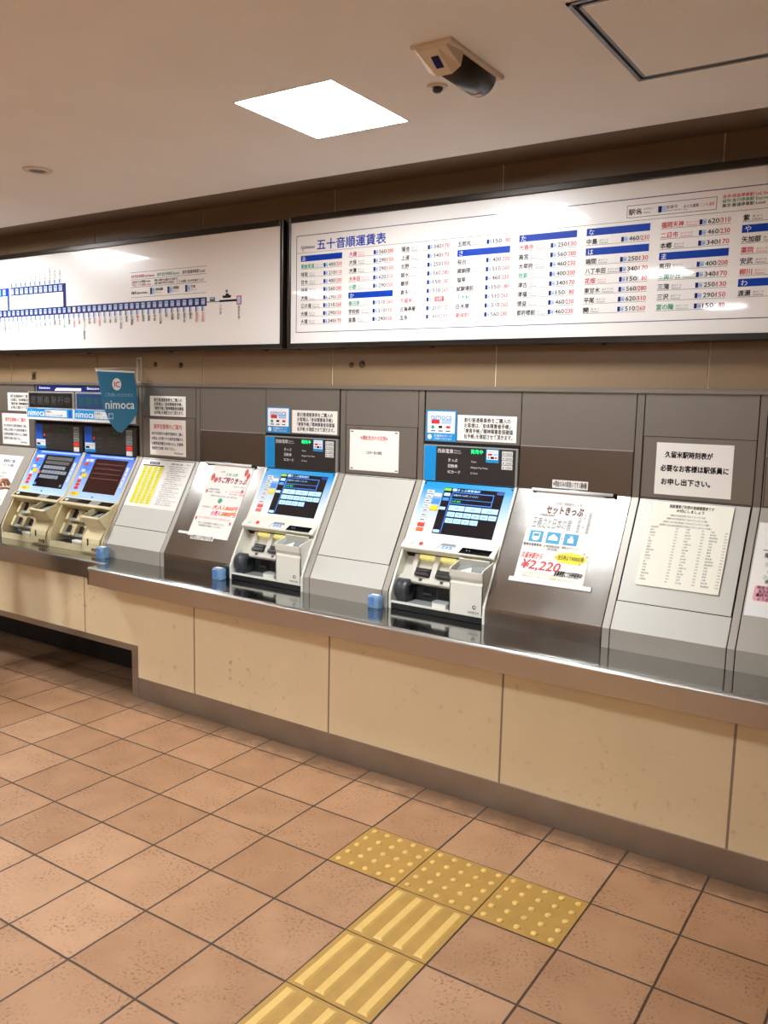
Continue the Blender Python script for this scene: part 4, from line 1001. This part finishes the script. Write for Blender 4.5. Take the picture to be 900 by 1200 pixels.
COLS = [
 ['#あ', ('朝倉街道', '400', '200', G_), ('味坂', '210', '110', K), ('甘木', '400', '200', K), ('井尻', '560', '280', K), ('犬塚', '290', '150', K), ('江の浦', '510', '260', K), ('大城', '290', '150', K), ('大堰', '340', '170', K)],
 [('大橋', '560', '280', R_), ('大保', '290', '150', K), ('大溝', '290', '150', K), ('大牟田', '620', '310', R_), ('小郡', '290', '150', G_), '#か', ('春日原', '510', '260', G_), ('学校前', '210', '110', K), ('金島', '290', '150', K)],
 [('蒲池', '340', '170', K), ('上浦', '340', '170', K), ('北野', '250', '130', K), ('銀水', '560', '280', K), ('櫛原', '150', ' 80', K), ('倉永', '510', '260', K), ('久留米', '*', '', R_), ('古賀茶屋', '210', '110', K), ('五条', '460', '230', K)],
 [('五郎丸', '150', ' 80', K), '#さ', ('桜台', '400', '200', K), ('雑餉隈', '510', '260', K), ('塩塚', '460', '230', K), ('試験場前', '150', ' 80', K), ('下大利', '510', '260', G_), ('白木原', '510', '260', K), ('新栄町', '560', '280', R_)],
 ['#た', ('大善寺', '250', '130', R_), ('高宮', '560', '280', K), ('太宰府', '460', '230', K), ('筑紫', '400', '200', G_), ('津古', '340', '170', K), ('津福', '150', ' 80', K), ('徳益', '460', '230', K), ('都府楼前', '460', '230', K)],
 ['#な', ('中島', '460', '230', K), '#は', ('端間', '250', '130', K), ('八丁牟田', '340', '170', K), ('花畑', '150', ' 80', R_), ('東甘木', '560', '280', K), ('平尾', '620', '310', K), ('開', '510', '260', K)],
 [('福岡天神', '620', '310', R_), ('二日市', '460', '230', R_), ('本郷', '340', '170', K), '#ま', ('馬田', '400', '200', K), ('三国が丘', '340', '170', G_), ('三潴', '250', '130', K), ('三沢', '290', '150', K), ('宮の陣', '150', ' 80', G_)],
 [('紫', '460', '230', K), '#や', ('矢加部', '400', '200', K), ('薬院', '620', '310', R_), ('安武', '210', '110', K), ('柳川', '400', '200', R_), '#わ', ('渡瀬', '510', '260', K)]]
for c, col in enumerate(COLS):
    u0 = -1.048+.3018*c; m = MB()
    for k, e in enumerate(col):
        v = 2.381-.0392*k
        if isinstance(e, str):
            m.box(F, u0, u0+.260, v, v+.0285, 0, h, 'ink_blue'); m.text(F, e[1:], u0+.010, v+.001, .025, 'ink_white', h*2); continue
        n, a, b, mm = e
        w = min(.022*len(n), .085); m.text(F, n, u0+.002, v+.004, .0225, mm, h, width=w, bold=.012)
        w2 = {1: .034, 2: .036, 3: .046, 4: .056}[len(n)]
        m.text(F, 'あさくらがい'[:len(n)+2], u0+w+.012, v+.014, .0085, mm, h, width=w2); m.text(F, 'Nishitetsu Line'[:len(n)*3+2], u0+w+.012, v+.004, .0085, mm, h, width=w2)
        m.box(F, u0, u0+.260, v+.0005, v+.0018, 0, h, 'ink_gray')
        m.box(F, u0+.146, u0+.157, v+.005, v+.024, 0, h, 'ink_navy').box(F, u0+.158, u0+.172, v+.005, v+.024, 0, h, 'ink_ltblue')
        m.text(F, 'T%02d' % (c*5+k), u0+.159, v+.009, .008, 'ink_navy', h*2, width=.012)
        if a == '*': m.box(F, u0+.190, u0+.238, v+.004, v+.026, 0, h, 'ink_red').text(F, '当駅', u0+.195, v+.006, .018, 'ink_white', h*2); continue
        m.text(F, a, u0+.178, v+.004, .0235, 'ink', h, width=.040, bold=.008); m.text(F, '/', u0+.219, v+.004, .0225, 'ink_gray', h)
        m.text(F, b.strip(), u0+.259, v+.004, .0235, 'ink_red', h, width=.034 if b[0] != ' ' else .022, align='R', bold=.008)
    m.build('fare_column', fc)
m = MB()
for u0, u1, v0, v1 in ((.624, .968, 2.482, 2.484), (.624, .968, 2.436, 2.438), (.624, .626, 2.436, 2.484), (.966, .968, 2.436, 2.484)): m.box(F, u0, u1, v0, v1, 0, h, 'ink_gray')
m.text(F, '駅名', .632, 2.446, .024, 'ink', h, width=.050, bold=.008); m.text(F, 'えきめい', .692, 2.461, .009, 'ink', h); m.text(F, 'Station', .692, 2.448, .009, 'ink', h)
m.box(F, .748, .762, 2.446, 2.470, 0, h, 'ink_navy').box(F, .763, .778, 2.446, 2.470, 0, h, 'ink_ltblue').text(F, '駅番号', .780, 2.456, .014, 'ink', h); m.text(F, 'Station Number', .780, 2.447, .008, 'ink', h, width=.06)
m.text(F, 'おとな運賃', .846, 2.453, .013, 'ink', h, width=.055, bold=.008); m.text(F, '/こども運賃', .904, 2.453, .013, 'ink_red', h, width=.055); m.text(F, 'Fare', .846, 2.445, .008, 'ink', h)
for k, (s, mm) in enumerate((('赤字:特急停車駅 Ltd. Express', 'ink_red'), ('緑字:急行停車駅 Express', 'ink_green'), ('黒字:普通停車駅 Local', 'ink'))): m.text(F, s, .988, 2.473-.0165*k, .0135, mm, h, width=(.19, .165, .15)[k], bold=.010)
m.build('legend', fc)

X1b = -1.182
tb, fc, F = board('framed white railway route strip map, the left board', -4.75, X1b, 1.974, 2.570, 'route_board')
for x in (-3.528, -2.773, -2.032, -1.298): board_screw(x, 1.950).build('fixing_screw', tb)
m = MB()
P0 = -1.7445; PT = .0493
main = ['大牟田', '新栄町', '銀水', '東甘木', '倉永', '渡瀬', '開', '江の浦', '中島', '塩塚', '徳益', '柳川', '矢加部', '蒲池', '八丁牟田', '大溝', '三潴', '犬塚', '大善寺', '安武', '津福', '聖マリア病院前', '花畑', '久留米', '櫛原', '宮の陣', '味坂', '端間', '小郡', '大保', '三沢', '三国が丘', '津古', '筑紫', '桜台', '朝倉街道', '紫', '二日市', '都府楼前', '下大利', '白木原', '春日原', '雑餉隈', '井尻', '大橋', '高宮', '平尾', '薬院', '西鉄福岡']
red = {'大牟田', '新栄町', '柳川', '大善寺', '花畑', '久留米', '二日市', '大橋', '薬院', '西鉄福岡'}; grn = {'宮の陣', '小郡', '三国が丘', '筑紫', '朝倉街道', '下大利', '春日原'}
m.box(F, P0-PT*48-.03, P0+.028, 2.190, 2.238, 0, h, 'ink_navy')
for k, n in enumerate(main):
    u = P0-PT*k; mm = 'ink_red' if n in red else 'ink_green' if n in grn else 'ink'
    m.box(F, u-.0135, u+.0135, 2.199, 2.230, 0, h*2, 'ink_ltblue' if n != '久留米' else 'paper'); m.text(F, str(150+10*((k*13) % 48)), u, 2.215, .012, 'ink', h*3, width=.022, align='C', bold=.008); m.text(F, str(80+10*((k*7) % 24)), u, 2.200, .012, 'ink_red', h*3, width=.020, align='C')
    m.box(F, u-.012, u-.003, 2.162, 2.190, 0, h, 'ink_navy').box(F, u-.003, u+.010, 2.164, 2.190, 0, h*2, 'ink_ltblue')
    m.vtext(F, n, u-.002, 2.160, .0205, mm, h, .019, .02); m.vtext(F, 'にしてつえき'[:len(n)+2], u+.013, 2.158, .008, mm, h, .009)
rm = m.build('main_line', fc)
m = MB()
m.box(F, -2.985, -2.955, 2.232, 2.382, 0, h, 'ink_navy'); m.box(F, -3.545, -2.985, 2.330, 2.382, 0, h, 'ink_navy')
for k, n in enumerate(['五郎丸', '学校前', '古賀茶屋', '北野', '大城', '金島', '大堰', '本郷', '上浦', '馬田', '甘木']):
    u = -3.010-.0515*k
    m.box(F, u-.0165, u+.0165, 2.337, 2.374, 0, h*2, 'ink_ltblue'); m.text(F, str(150+40*(k % 7)), u, 2.357, .012, 'ink', h*3, width=.022, align='C', bold=.008); m.text(F, str(80+20*(k % 7)), u, 2.341, .012, 'ink_red', h*3, width=.020, align='C')
    m.box(F, u-.012, u-.003, 2.384, 2.410, 0, h, 'ink_navy').box(F, u-.003, u+.010, 2.384, 2.410, 0, h*2, 'ink_ltblue'); m.vtext(F, n, u-.002, 2.412+.0185*len(n), .0185, 'ink', h, .0185); m.vtext(F, 'えきめい', u+.013, 2.412+.04, .008, 'ink', h, .009)
m.text(F, '甘木線', -3.30, 2.300, .018, 'ink_navy', h); m.text(F, 'Amagi Line', -3.30, 2.288, .010, 'ink_navy', h)
m.box(F, -3.583, -3.562, 2.232, 2.382, 0, h, 'ink_blue'); m.box(F, -3.72, -3.583, 2.330, 2.382, 0, h, 'ink_blue')
for k, n in enumerate(['五条', '太宰府']):
    u = -3.618-.055*k; m.box(F, u-.0165, u+.0165, 2.337, 2.374, 0, h*2, 'ink_ltblue'); m.text(F, '460', u, 2.350, .012, 'ink', h*3, width=.022, align='C'); m.vtext(F, n, u, 2.395+.0185*len(n), .0185, 'ink', h, .0185)
m.text(F, '太宰府線', -3.70, 2.300, .016, 'ink_navy', h)
m.build('branch_lines', fc)
m = MB()
m.box(F, -1.715, -1.49, 2.2075, 2.2125, 0, h, 'ink_gray').box(F, -1.62, -1.49, 2.206, 2.217, 0, h*2, 'ink').box(F, -1.492, -1.458, 2.188, 2.234, 0, h*2, 'ink_red').box(F, -1.487, -1.463, 2.193, 2.229, 0, h*3, 'ink_ltblue')
m.box(F, -1.692, -1.655, 2.214, 2.234, 0, h*2, 'ink').box(F, -1.688, -1.660, 2.223, 2.230, 0, h*3, 'ink_ltblue')
m.poly(F, [(-1.592, 2.226), (-1.535, 2.226), (-1.530, 2.240), (-1.545, 2.240), (-1.552, 2.250), (-1.572, 2.250), (-1.575, 2.240), (-1.598, 2.240)], 'ink', h*2); m.disc(F, -1.565, 2.262, .009, 'ink_gray', h, 12)
m.vtext(F, '三池港', -1.612, 2.196, .018, 'ink', h, .019); m.vtext(F, '島原外港', -1.476, 2.184, .018, 'ink', h, .018)
m.build('ferry_link', fc)
m = MB()
for v in (2.405, 2.364, 2.320, 2.262): m.box(F, -2.343, -1.719, v, v+.002, 0, h, 'ink_gray')
m.text(F, '赤字:特急停車駅 Ltd. Express', -2.338, 2.373, .020, 'ink_red', h, width=.20, bold=.008); m.text(F, '緑字:急行停車駅 Express', -2.112, 2.373, .020, 'ink_green', h, width=.18, bold=.008); m.text(F, '黒字:普通停車駅 Local', -1.906, 2.373, .020, 'ink', h, width=.175, bold=.008)
m.text(F, '上段(おとな運賃) Adult', -2.335, 2.344, .015, 'ink', h, width=.165, bold=.008); m.text(F, '下段(こども運賃) Child', -2.335, 2.326, .015, 'ink_red', h, width=.165, bold=.008)
m.text(F, '運賃は､福岡から各駅までの金額です｡', -2.138, 2.344, .014, 'ink', h, width=.20, bold=.01); m.text(F, '※乗り継ぎされるお客様は､「こども運賃」は10円未満切り上げ', -2.138, 2.327, .014, 'ink', h, width=.40, bold=.01)
m.text(F, '駅番号 Station Number', -2.338, 2.280, .017, 'ink', h, width=.14, bold=.015)
for k, s in enumerate(('天神大牟田線', '太宰府線', '甘木線')):
    u = -2.175+.145*k; m.box(F, u, u+.016, 2.274, 2.312, 0, h, 'ink_navy').box(F, u+.017, u+.040, 2.274, 2.312, 0, h, 'ink_ltblue').text(F, 'TDA'[k], u+.020, 2.284, .022, 'ink_navy', h*2); m.text(F, s, u+.044, 2.292, .018, 'ink', h, width=.035+.014*(2-k), bold=.015); m.text(F, 'Nishitetsu Line', u+.044, 2.280, .009, 'ink', h, width=.05)
m.build('legend', fc)

# wall fixings between the boards and the consoles
def wall_bolt(x, v, r, label): return tag(MB().lathe(W(YW), x, v, [(r, 0), (r, .003), (r*.55, .004), (r*.55, .009), (r*.3, .011)], 'screw', 14).build('wall_bolt'), label, 'bolt', 'bolts left in the tiled wall')
wall_bolt(-2.263, 1.877, .016, 'brass wall bolt just right of the pennant bracket')
wall_bolt(-2.043, 1.871, .016, 'second brass wall bolt right of the pennant bracket')
wall_bolt(-.800, 1.868, .014, 'left of two rusty wall bolts below the fare table board')
wall_bolt(-.733, 1.870, .018, 'right of two rusty wall bolts below the fare table board')
t = thing('wall_latch', 'small dark latch plate on the tiled wall above the left message display', 'latch', (-3.477, YW, 1.780))
MB().box(W(YW), -3.497, -3.457, 1.782, 1.832, 0, .004, 'screw', .001).build('plate', t); MB().lathe(W(YW-.004), -3.477, 1.808, [(.010, 0), (.010, .006), (.004, .009)], 'black', 12).build('keyhole', t)

# ------------------------------------------------------------------ hanging pennant on its bracket
xp = -2.405
t = thing('hanging_pennant', 'blue shield-shaped card pennant hanging from a wall bracket', 'pennant', (xp, YW, 1.47))
m = MB().box(W(YW), xp-.022, xp+.026, 1.765, 1.920, 0, .005, 'bracket', .001).box(W(YW), xp-.004, xp+.004, 1.775, 1.910, 0, .022, 'bracket'); m.build('bracket', t)
m = MB().tube([(xp, YW-.004, 1.858), (xp, .88, 1.838)], .004, 'bracket', 8); m.build('arm', t)
def PF(u, v, h=0.0): return Vector((xp+.004+h, u, v))
y0, y1 = .890, 1.160
pts = [(y0, 1.824), (y1, 1.832)]
right = [(y1+.018, 1.74), (y1+.026, 1.66), (y1+.024, 1.59), (y1-.01, 1.54), (y1-.06, 1.495), (1.06, 1.462)]
left = [(1.03, 1.470), (.995, 1.50), (.965, 1.545), (.940, 1.60), (.925, 1.66), (.905, 1.75)]
MB().extrude(PF, pts+right+left, -.003, 0, 'pennant_blue').build('banner', t)
m = MB().box(PF, y0-.004, y1+.004, 1.824, 1.834, -.006, .003, 'rail_white'); m.build('top_rod', t)
m = MB(); h = .0008
m.disc(PF, 1.030, 1.752, .033, 'ink_white', h, 28, .036); m.textbox(PF, 'IC', 1.010, 1.052, 1.735, 1.768, 'ink_red', h*2, bold=.010)
m.text(PF, 'ご利用いただけます。', .945, 1.678, .022, 'ink_ltblue', h, width=.215); m.textbox(PF, 'nimoca', .945, 1.160, 1.606, 1.654, 'ink_white', h, bold=.006)
m.box(PF, .965, 1.000, 1.545, 1.580, 0, h, 'ink_ltblue').disc(PF, .9825, 1.5625, .013, 'pennant_blue', h*2, 18); m.build('printing', t)

# ------------------------------------------------------------------ small blue boxes on the ledge
def blue_box(x, y, w, hgt, label, crumple=False):
    t = thing('blue_holder', label, 'holder', (x, y, ZL), 'small blue plastic holders on the ledge')
    m = MB(); n = 20; prof = []
    def ring(sx, sy, z): return [Vector((x+sx*(abs(math.cos(a))**.5)*(1 if math.cos(a) >= 0 else -1), y+sy*(abs(math.sin(a))**.5)*(1 if math.sin(a) >= 0 else -1), z)) for a in [2*math.pi*k/n for k in range(n)]]
    rs = [(w*.46, w*.30, ZL), (w*.5, w*.33, ZL+.004), (w*.5, w*.33, ZL+hgt*.3), (w*.46, w*.31, ZL+hgt*.45), (w*.5, w*.33, ZL+hgt*.6), (w*.48, w*.32, ZL+hgt*.92), (w*.40, w*.26, ZL+hgt)]
    if crumple: rs = [(a*(1+.12*math.sin(k*2.3)), b*(1+.15*math.cos(k*1.7)), z) for k, (a, b, z) in enumerate(rs)]
    vs = [v for r in rs for v in ring(*r)]
    m.add(vs, [(j*n+k, j*n+(k+1) % n, (j+1)*n+(k+1) % n, (j+1)*n+k) for j in range(len(rs)-1) for k in range(n)]+[tuple(range(n))[::-1], tuple(range((len(rs)-1)*n, len(rs)*n))], 'blue_plastic', True)
    m.build('body', t)
    m = MB().box(W(y-w*.31), x-w*.34, x+w*.06, ZL+hgt*.18, ZL+hgt*.86, -.004, .003, 'blue_plastic_dark', .001); m.build('clip', t)
    MB().box(lambda u, v, h=0: Vector((u, v, ZL+hgt-.002+h)), x-w*.28, x+w*.28, y-w*.14, y+w*.14, 0, .003, 'paper').build('pad', t)
blue_box(-.405, .885, .070, .062, 'small blue plastic holder left of the machine beside the set ticket poster')
blue_box(-1.415, .880, .074, .062, 'small blue plastic holder under the strawberry ticket poster')
blue_box(-2.372, .880, .080, .066, 'crumpled blue plastic holder beside the right cream machine', True)

# ------------------------------------------------------------------ tactile paving
def tframe(i, j):
    def f(u, v, h=0.0):
        x, y = (i+u)*TILE, (j+v)*TILE
        return Vector((GO.x+x*cr-y*sr, GO.y+x*sr+y*cr, FZ+h))
    return f
def dot_tile(i, j, label):
    F = tframe(i, j); e = .008; m = MB().box(F, e, 1-e, e, 1-e, -.004, .0015, 'tactile', 0)
    for a in range(5):
        for b in range(5):
            cu, cv = .1+.2*a, .1+.2*b; n = 14; r = .040; vs = []
            for rr, hh in ((r, .0015), (r*.92, .0042), (r*.7, .006), (r*.3, .0066)): vs += [F(cu+rr*math.cos(2*math.pi*k/n), cv+rr*math.sin(2*math.pi*k/n), hh) for k in range(n)]
            m.add(vs, [(q*n+k, q*n+(k+1) % n, (q+1)*n+(k+1) % n, (q+1)*n+k) for q in range(3) for k in range(n)]+[tuple(range(3*n, 4*n))], 'tactile_top', True)
    tag(m.build('tactile_tile'), label, 'paving tile', 'yellow studded paving tiles')
def bar_tile(i, j, label):
    F = tframe(i, j); e = .008; m = MB().box(F, e, 1-e, e, 1-e, -.004, .0015, 'tactile', 0)
    for a in range(4):
        cu = .125+.25*a; hw = .058; v0, v1 = .05, .95
        lo = [(cu-hw, v0), (cu+hw, v0), (cu+hw, v1), (cu-hw, v1)]; hi = [(cu-hw+.022, v0+.03), (cu+hw-.022, v0+.03), (cu+hw-.022, v1-.03), (cu-hw+.022, v1-.03)]
        vs = [F(p, q, .0015) for p, q in lo]+[F(p, q, .0062) for p, q in hi]
        m.add(vs, [(4, 5, 6, 7)]+[(k, (k+1) % 4, (k+1) % 4+4, k+4) for k in range(4)], 'tactile_top')
    tag(m.build('tactile_tile'), label, 'paving tile', 'yellow barred paving tiles')
for i, lb in enumerate(('leftmost yellow studded paving tile', 'middle yellow studded paving tile, at the head of the barred tiles', 'rightmost yellow studded paving tile')): dot_tile(i, 0, lb)
for k, lb in enumerate(('yellow barred paving tile touching the studded row', 'second yellow barred paving tile from the studded row', 'third yellow barred paving tile, cut off by the bottom edge', 'yellow barred paving tile below the bottom edge')): bar_tile(1, -1-k, lb)

# ------------------------------------------------------------------ the person at the left edge: only a hand and cuff reach into the picture
def skinned(name, chains, m, parent, sub=2):
    """chains: lists of (x, y, z, radius); the first vertex of each chain is its root; a chain may start from a named vertex"""
    vs, es, rs, roots, idx = [], [], [], [], {}
    for ch in chains:
        prev = None
        for k, p in enumerate(ch):
            if isinstance(p, str): prev = idx[p]; continue
            key = None
            if len(p) == 5: key = p[4]
            vs.append(Vector(p[:3])); rs.append(p[3] if not isinstance(p[3], tuple) else p[3]); i = len(vs)-1
            if key: idx[key] = i
            if prev is None: roots.append(i)
            else: es.append((prev, i))
            prev = i
    o0 = Vector(WL[parent.name])
    me = D.meshes.new(name); me.from_pydata([v-o0 for v in vs], es, []); o = D.objects.new(name, me); COL.objects.link(o); o.parent = parent; WL[o.name] = o0
    sk = o.modifiers.new('Skin', 'SKIN'); sk.use_smooth_shade = True; sk.branch_smoothing = 0.6
    if not me.skin_vertices: me.skin_vertices.new()
    for i, r in enumerate(rs):
        d = me.skin_vertices[0].data[i]; d.radius = r if isinstance(r, tuple) else (r, r); d.use_root = i in roots
    sb = o.modifiers.new('Subdivision', 'SUBSURF'); sb.levels = sub; sb.render_levels = sub
    # bake to a plain mesh
    dg = bpy.context.evaluated_depsgraph_get(); dg.update()
    m2 = D.meshes.new_from_object(o.evaluated_get(dg)); o.modifiers.clear(); o.data = m2; D.meshes.remove(me)
    m2.materials.clear(); m2.materials.append(MATS[m])
    for p in m2.polygons: p.use_smooth = True
    return o
PX, PY = -3.03, 0.37
P = thing('person', 'person in a black coat at the left edge, reaching a hand to the console', 'person', (PX, PY, FZ))
def b(x, y, z, r, n=None): return (PX+x, PY+y, FZ+z, r) + ((n,) if n else ())
# reaching right hand: wrist, palm, five fingers (world coordinates relative to the person)
wr = (-.245, .385, 1.075)
def hand(w, kn, tips, thumb, side):
    """w wrist, kn list of four knuckles, tips list of (mid, tip), thumb (base, mid, tip)"""
    ch = []
    for (kx, ky, kz), (md, tp), r in zip(kn, tips, (.0092, .0098, .0094, .0082)):
        a = [w[i]+(kn[1][i]-w[i])*.35+((kx, ky, kz)[i]-kn[1][i])*.5 for i in range(3)]
        ch.append([b(*a, .012), b(kx, ky, kz, r*1.15), b(*md, r), b(*tp, r*.8)])
    ch.append([b(*[w[i]+(thumb[0][i]-w[i])*.3 for i in range(3)], .013), b(*thumb[0], .0125), b(*thumb[1], .0105), b(*thumb[2], .0085)])
    return ch
kn = [(-.262, .455, 1.170), (-.279, .463, 1.168), (-.296, .463, 1.158), (-.311, .456, 1.144)]
tips = [((-.270, .500, 1.165), (-.274, .520, 1.128)), ((-.288, .508, 1.158), (-.292, .520, 1.116)), ((-.305, .502, 1.144), (-.309, .510, 1.104)), ((-.319, .488, 1.128), (-.322, .494, 1.092))]
th = ((-.238, .425, 1.120), (-.240, .468, 1.115), (-.256, .505, 1.105))
lw = (.295, .01, .80)
lkn = [(.300, .045, .715), (.302, .022, .708), (.302, 0, .710), (.300, -.020, .717)]
ltp = [((.292, .052, .675), (.280, .050, .648)), ((.293, .024, .664), (.280, .022, .634)), ((.293, 0, .667), (.281, 0, .638)), ((.292, -.022, .680), (.282, -.022, .656))]
lth = ((.280, .042, .765), (.272, .065, .735), (.268, .072, .705))
body = [
 [b(0, 0, .90, .115, 'pel'), b(0, .0, 1.02, .105), b(0, -.01, 1.16, .115), b(0, -.01, 1.30, .105, 'ch'), b(0, -.005, 1.375, .055, 'nk'), b(0, .015, 1.44, .052), b(0, .028, 1.49, (.074, .082)), b(0, .025, 1.56, (.088, .100)), b(0, .02, 1.63, (.078, .090)), b(0, .018, 1.672, (.05, .06))],
 ['pel', b(.09, 0, .83, .085), b(.095, .01, .48, .056), b(.095, -.02, .26, .050), b(.095, -.03, .09, .034), b(.10, .03, .045, .034), b(.105, .12, .03, .028)],
 ['pel', b(-.09, 0, .83, .085), b(-.095, .01, .48, .056), b(-.095, -.02, .26, .050), b(-.095, -.03, .09, .034), b(-.10, .03, .045, .034), b(-.105, .12, .03, .028)],
 ['ch', b(.15, -.01, 1.32, .055), b(.225, -.03, 1.09, .043), b(.27, -.02, .95, .037), b(*lw, .024), b(.301, .012, .75, (.030, .016))],
 ['ch', b(-.15, -.01, 1.32, .055), b(-.19, .10, 1.06, .043), b(-.215, .25, 1.05, .037), b(*wr, .024), b(-.268, .425, 1.125, (.018, .030))],
 [b(0, .11, 1.535, .012), b(0, .128, 1.525, .012), b(0, .132, 1.515, .010)],
 [b(.080, .02, 1.545, .014), b(.088, .012, 1.525, .012)], [b(-.080, .02, 1.545, .014), b(-.088, .012, 1.525, .012)],
] + hand(wr, kn, tips, th, -1) + hand(lw, lkn, ltp, lth, 1)
skinned('body', body, 'skin', P)
m = MB(); nu, nv = 28, 18; vs = []
for j in range(nv+1):
    for k in range(nu):
        th_, ph = math.pi*j/nv, 2*math.pi*k/nu
        dx, dy, dz = math.sin(th_)*math.cos(ph), math.sin(th_)*math.sin(ph), math.cos(th_)
        keep = dz > (.42 if dy > .35 else (-.05 if dy > -.1 else -.75))
        q = (1.0+.03*math.sin(9*ph)*math.sin(th_)) if keep else .62
        vs.append(Vector((PX+dx*.090*q, PY+.012+dy*.112*q, FZ+1.575+dz*.116*q)))
m.add(vs, [(j*nu+k, j*nu+(k+1) % nu, (j+1)*nu+(k+1) % nu, (j+1)*nu+k) for j in range(nv) for k in range(nu)], 'hair', True)
m.build('hair', P)
skinned('coat', [[b(0, -.005, .64, (.190, .155)), b(0, -.005, .80, (.182, .148)), b(0, -.005, 1.02, (.150, .125)), b(0, -.01, 1.18, (.160, .130)), b(0, -.01, 1.30, (.150, .118), 'c'), b(0, -.005, 1.385, .066)],
   ['c', b(.16, -.01, 1.325, .072), b(.228, -.03, 1.09, .062), b(.272, -.02, .95, .055), b(.292, .005, .83, .046)],
   ['c', b(-.16, -.01, 1.325, .072), b(-.19, .10, 1.055, .062), b(-.213, .24, 1.040, .056), b(-.238, .350, 1.055, .046)]], 'coat_black', P)
skinned('trousers', [[b(0, 0, .86, .128, 'p'), b(0, 0, .92, .118)], ['p', b(.09, 0, .78, .096), b(.095, .01, .48, .072), b(.095, -.02, .26, .066), b(.095, -.025, .10, .058)], ['p', b(-.09, 0, .78, .096), b(-.095, .01, .48, .072), b(-.095, -.02, .26, .066), b(-.095, -.025, .10, .058)]], 'trouser', P)
for s in (1, -1): skinned('shoe', [[b(.098*s, -.045, .042, .042), b(.10*s, .02, .040, .042), b(.104*s, .09, .034, .040), b(.107*s, .15, .030, .030)]], 'shoe', P)
m = MB()
for s in (1, -1): m.lathe(W(PY+.100), PX+.031*s, FZ+1.552, [(.008, .004), (.008, -.001), (.004, -.004)], 'hair', 12)
m.build('eyes', P)
m = MB().box(W(PY+.096), PX-.020, PX+.020, FZ+1.486, FZ+1.491, -.003, .004, 'ink_brown'); m.build('mouth', P)
#/PERSON

# ------------------------------------------------------------------ camera, world, view
DZ = -FZ
for o in list(SC.objects):
    if o.parent is None: o.location.z += DZ
cam = D.cameras.new('Camera'); co = D.objects.new('Camera', cam); COL.objects.link(co)
cam.sensor_fit = 'VERTICAL'; cam.sensor_height = 36.0; cam.lens = 994.6006/1200*36.0; cam.clip_start = 0.05
Rm = Matrix(((0.8324981, -0.09078213, 0.54653959), (0.55361001, 0.09800091, -0.82698959), (0.0215145, 0.99103705, 0.13184347)))
co.matrix_world = Matrix.Translation((1.77890, -2.36189, 1.69871+DZ)) @ Rm.to_4x4()
SC.camera = co
w = D.worlds.new('World'); SC.world = w; w.use_nodes = True
w.node_tree.nodes['Background'].inputs['Color'].default_value = (1, 0.9, 0.8, 1); w.node_tree.nodes['Background'].inputs['Strength'].default_value = 0.0
vs_ = SC.view_settings; vs_.view_transform = 'Standard'; vs_.look = 'None'; vs_.gamma = 1.0; vs_.use_curve_mapping = False; vs_.exposure = 0.0
SC.cycles.max_bounces = 8; SC.cycles.diffuse_bounces = 5; SC.cycles.use_denoising = True
D.objects.remove(_to); D.curves.remove(_tc)
